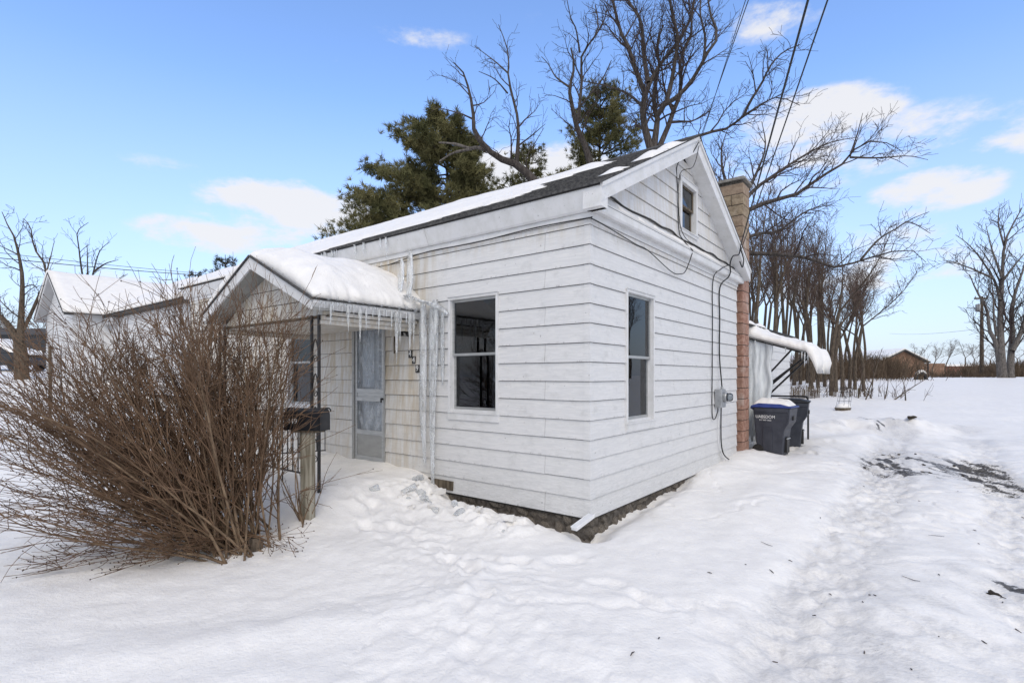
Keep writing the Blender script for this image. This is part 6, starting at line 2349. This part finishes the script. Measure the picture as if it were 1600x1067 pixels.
# distant trees
for i, (px, d, ty_, lab) in enumerate([(1508, 72, 524, 'round-crowned bare tree beside the utility pole far off'), (1458, 78, 532, 'bare tree leaning behind the brick building corner'), (1430, 80, 530, 'bare tree peeping over the brick building roof'), (1478, 70, 527, 'rounded bare tree midway between brick building and utility pole'), (1522, 88, 530, 'small bare tree just behind the utility pole'),
                                       (1550, 85, 530, 'distant bare tree behind the large lot tree'), (1590, 90, 528, 'distant bare tree past the large lot tree'), (8, 70, 478, 'distant bare tree over the dark shed'), (40, 75, 470, 'distant bare tree behind the dark shed roof'), (-20, 66, 470, 'distant bare tree at the dark shed end'), (60, 80, 482, 'distant bare tree next to the neighbouring gable')]):
    o = place_tree((3, 7)[i % 2], px, d, ty_, lab, group='distant bare trees')
    o.scale = (o.scale[2] * 1.7, o.scale[2] * 1.7, o.scale[2])


def thicket(name, spots, h, seed, label, n, mat='brush'):
    g = np.random.default_rng(seed)
    polys = []
    for k in range(n):
        (x0, y0, x1, y1, w) = spots[g.integers(len(spots))]
        f = g.random()
        x, y = x0 + (x1 - x0) * f + g.normal(0, .3), y0 + (y1 - y0) * f + g.normal(0, w)
        z = float(g_base(np.array([x]), np.array([y]))[0])
        hh = h * g.uniform(.45, 1.1)
        d = np.array([g.normal(0, .28), g.normal(0, .28), 1])
        p0 = np.array([x, y, z - .1])
        p1 = p0 + d * hh * .5 + g.normal(0, .05, 3)
        polys.append((np.array([p0, p1, p1 + unit(d + g.normal(0, .3, 3)) * hh * .5]), np.array([.02, .014, .008]) * (y / 40)))
        for m in range(5):
            q = p0 + (p1 - p0) * g.uniform(.3, 1)
            e = q + unit(d + g.normal(0, .5, 3)) * hh * g.uniform(.2, .5)
            polys.append((np.array([q, (q + e) / 2 + g.normal(0, .03, 3), e]), np.array([.011, .009, .006]) * (y / 40)))
    o = mesh_obj(name, tubes_mesh(name, polys, 3, False), M[mat])
    tag(o, label, 'brush', None, 'stuff')


P_ = lambda px, d: ((px - 800) / F * d)
thicket('brush', [(P_(1195, 36), 36, P_(1400, 40), 40, 2.0), (P_(1330, 44), 44, P_(1385, 46), 46, 1.0)], 2.0, 5, 'brown leafless brush massed along the woodlot floor', 2300)
thicket('brush', [(P_(1520, 62), 62, P_(1640, 60), 60, 2.5), (P_(1545, 52), 52, P_(1660, 52), 52, 1.5)], 1.9, 6, 'brown leafless brush along the far side of the lot', 1500)
thicket('brush', [(P_(1440, 44), 44, P_(1560, 46), 46, 1.0)], .7, 7, 'low weeds and twigs along the lot edge', 260)
thicket('brush', [(P_(-120, 62), 62, P_(120, 62), 62, 3)], 3.6, 8, 'dark leafless hedge beyond the dark shed', 1300, 'twig')
thicket('brush', [(P_(1230, 21), 21.5, P_(1400, 21), 21.5, .8)], .9, 9, 'scattered dead stalks around the picket fence', 60, 'twig2')

# ---------------------------------------------------------------- litter on the driveway
clod_me = []
for k in range(3):
    bm = bmesh.new()
    bmesh.ops.create_icosphere(bm, subdivisions=2, radius=1)
    for v in bm.verts:
        v.co *= rg.uniform(.55, 1.2)
    me = bpy.data.meshes.new('dirt_clod'); bm.to_mesh(me); bm.free()
    me.materials.append(M['clay'])
    clod_me.append(me)


def clod(x, y, sx, sy, sz, rz, label, group=None):
    o = bpy.data.objects.new('dirt_clod', clod_me[rg.randrange(3)])
    o.location = (x, y, gz(x, y) + sz * .25); o.scale = (sx, sy, sz); o.rotation_euler = (rg.uniform(-.3, .3), rg.uniform(-.3, .3), rz)
    link(o)
    tag(o, label, 'dirt clod', group)


c_ = at(1553, 916, 4.05)
clod(c_.x, c_.y, .055, .032, .03, -.5, 'dark brown dirt clod on the snow beside the muddy rut')
c_ = at(1424, 672, 12.9)
clod(c_.x, c_.y, .13, .08, .05, .2, 'dark clod on top of the ploughed snow mound')
for i in range(12):
    t_, o_ = rg.uniform(5.6, 7.8), rg.uniform(1.9, 3.2)
    w = hw(t_, -o_, 0)
    clod(w.x, w.y, rg.uniform(.02, .055), rg.uniform(.015, .035), rg.uniform(.010, .022), rg.uniform(0, 3), 'small mud clod in the bare muddy patch of the driveway', 'mud clods in the bare driveway patch')

g = np.random.default_rng(9)
polys = []
for k in range(60):
    t_, o_ = g.uniform(-3.5, 4.5), g.uniform(1.7, 4.4)
    w = hw(t_, -o_, 0)
    if g.random() < .55:
        w = Vector((g.normal(2.5, .8), g.normal(3.6, .6), 0))
    L = g.uniform(.008, .045) if g.random() < .92 else g.uniform(.08, .15)
    a = g.uniform(0, 6.28)
    pts = []
    for f in (-.5, 0, .5):
        x, y = w.x + L * f * math.cos(a), w.y + L * f * math.sin(a) + (f == 0) * g.normal(0, L * .22)
        pts.append((x, y, gz(x, y) + .006))
    polys.append((np.array(pts), np.array([.0016, .0026, .0014]) * (1.6 if L < .05 else 1)))
o = mesh_obj('twig_litter', tubes_mesh('twig_litter', polys, 5), M['twig'])
tag(o, 'scattered dark twigs and bark crumbs on the driveway snow', 'litter', None, 'stuff')
print('objects', len(bpy.data.objects))
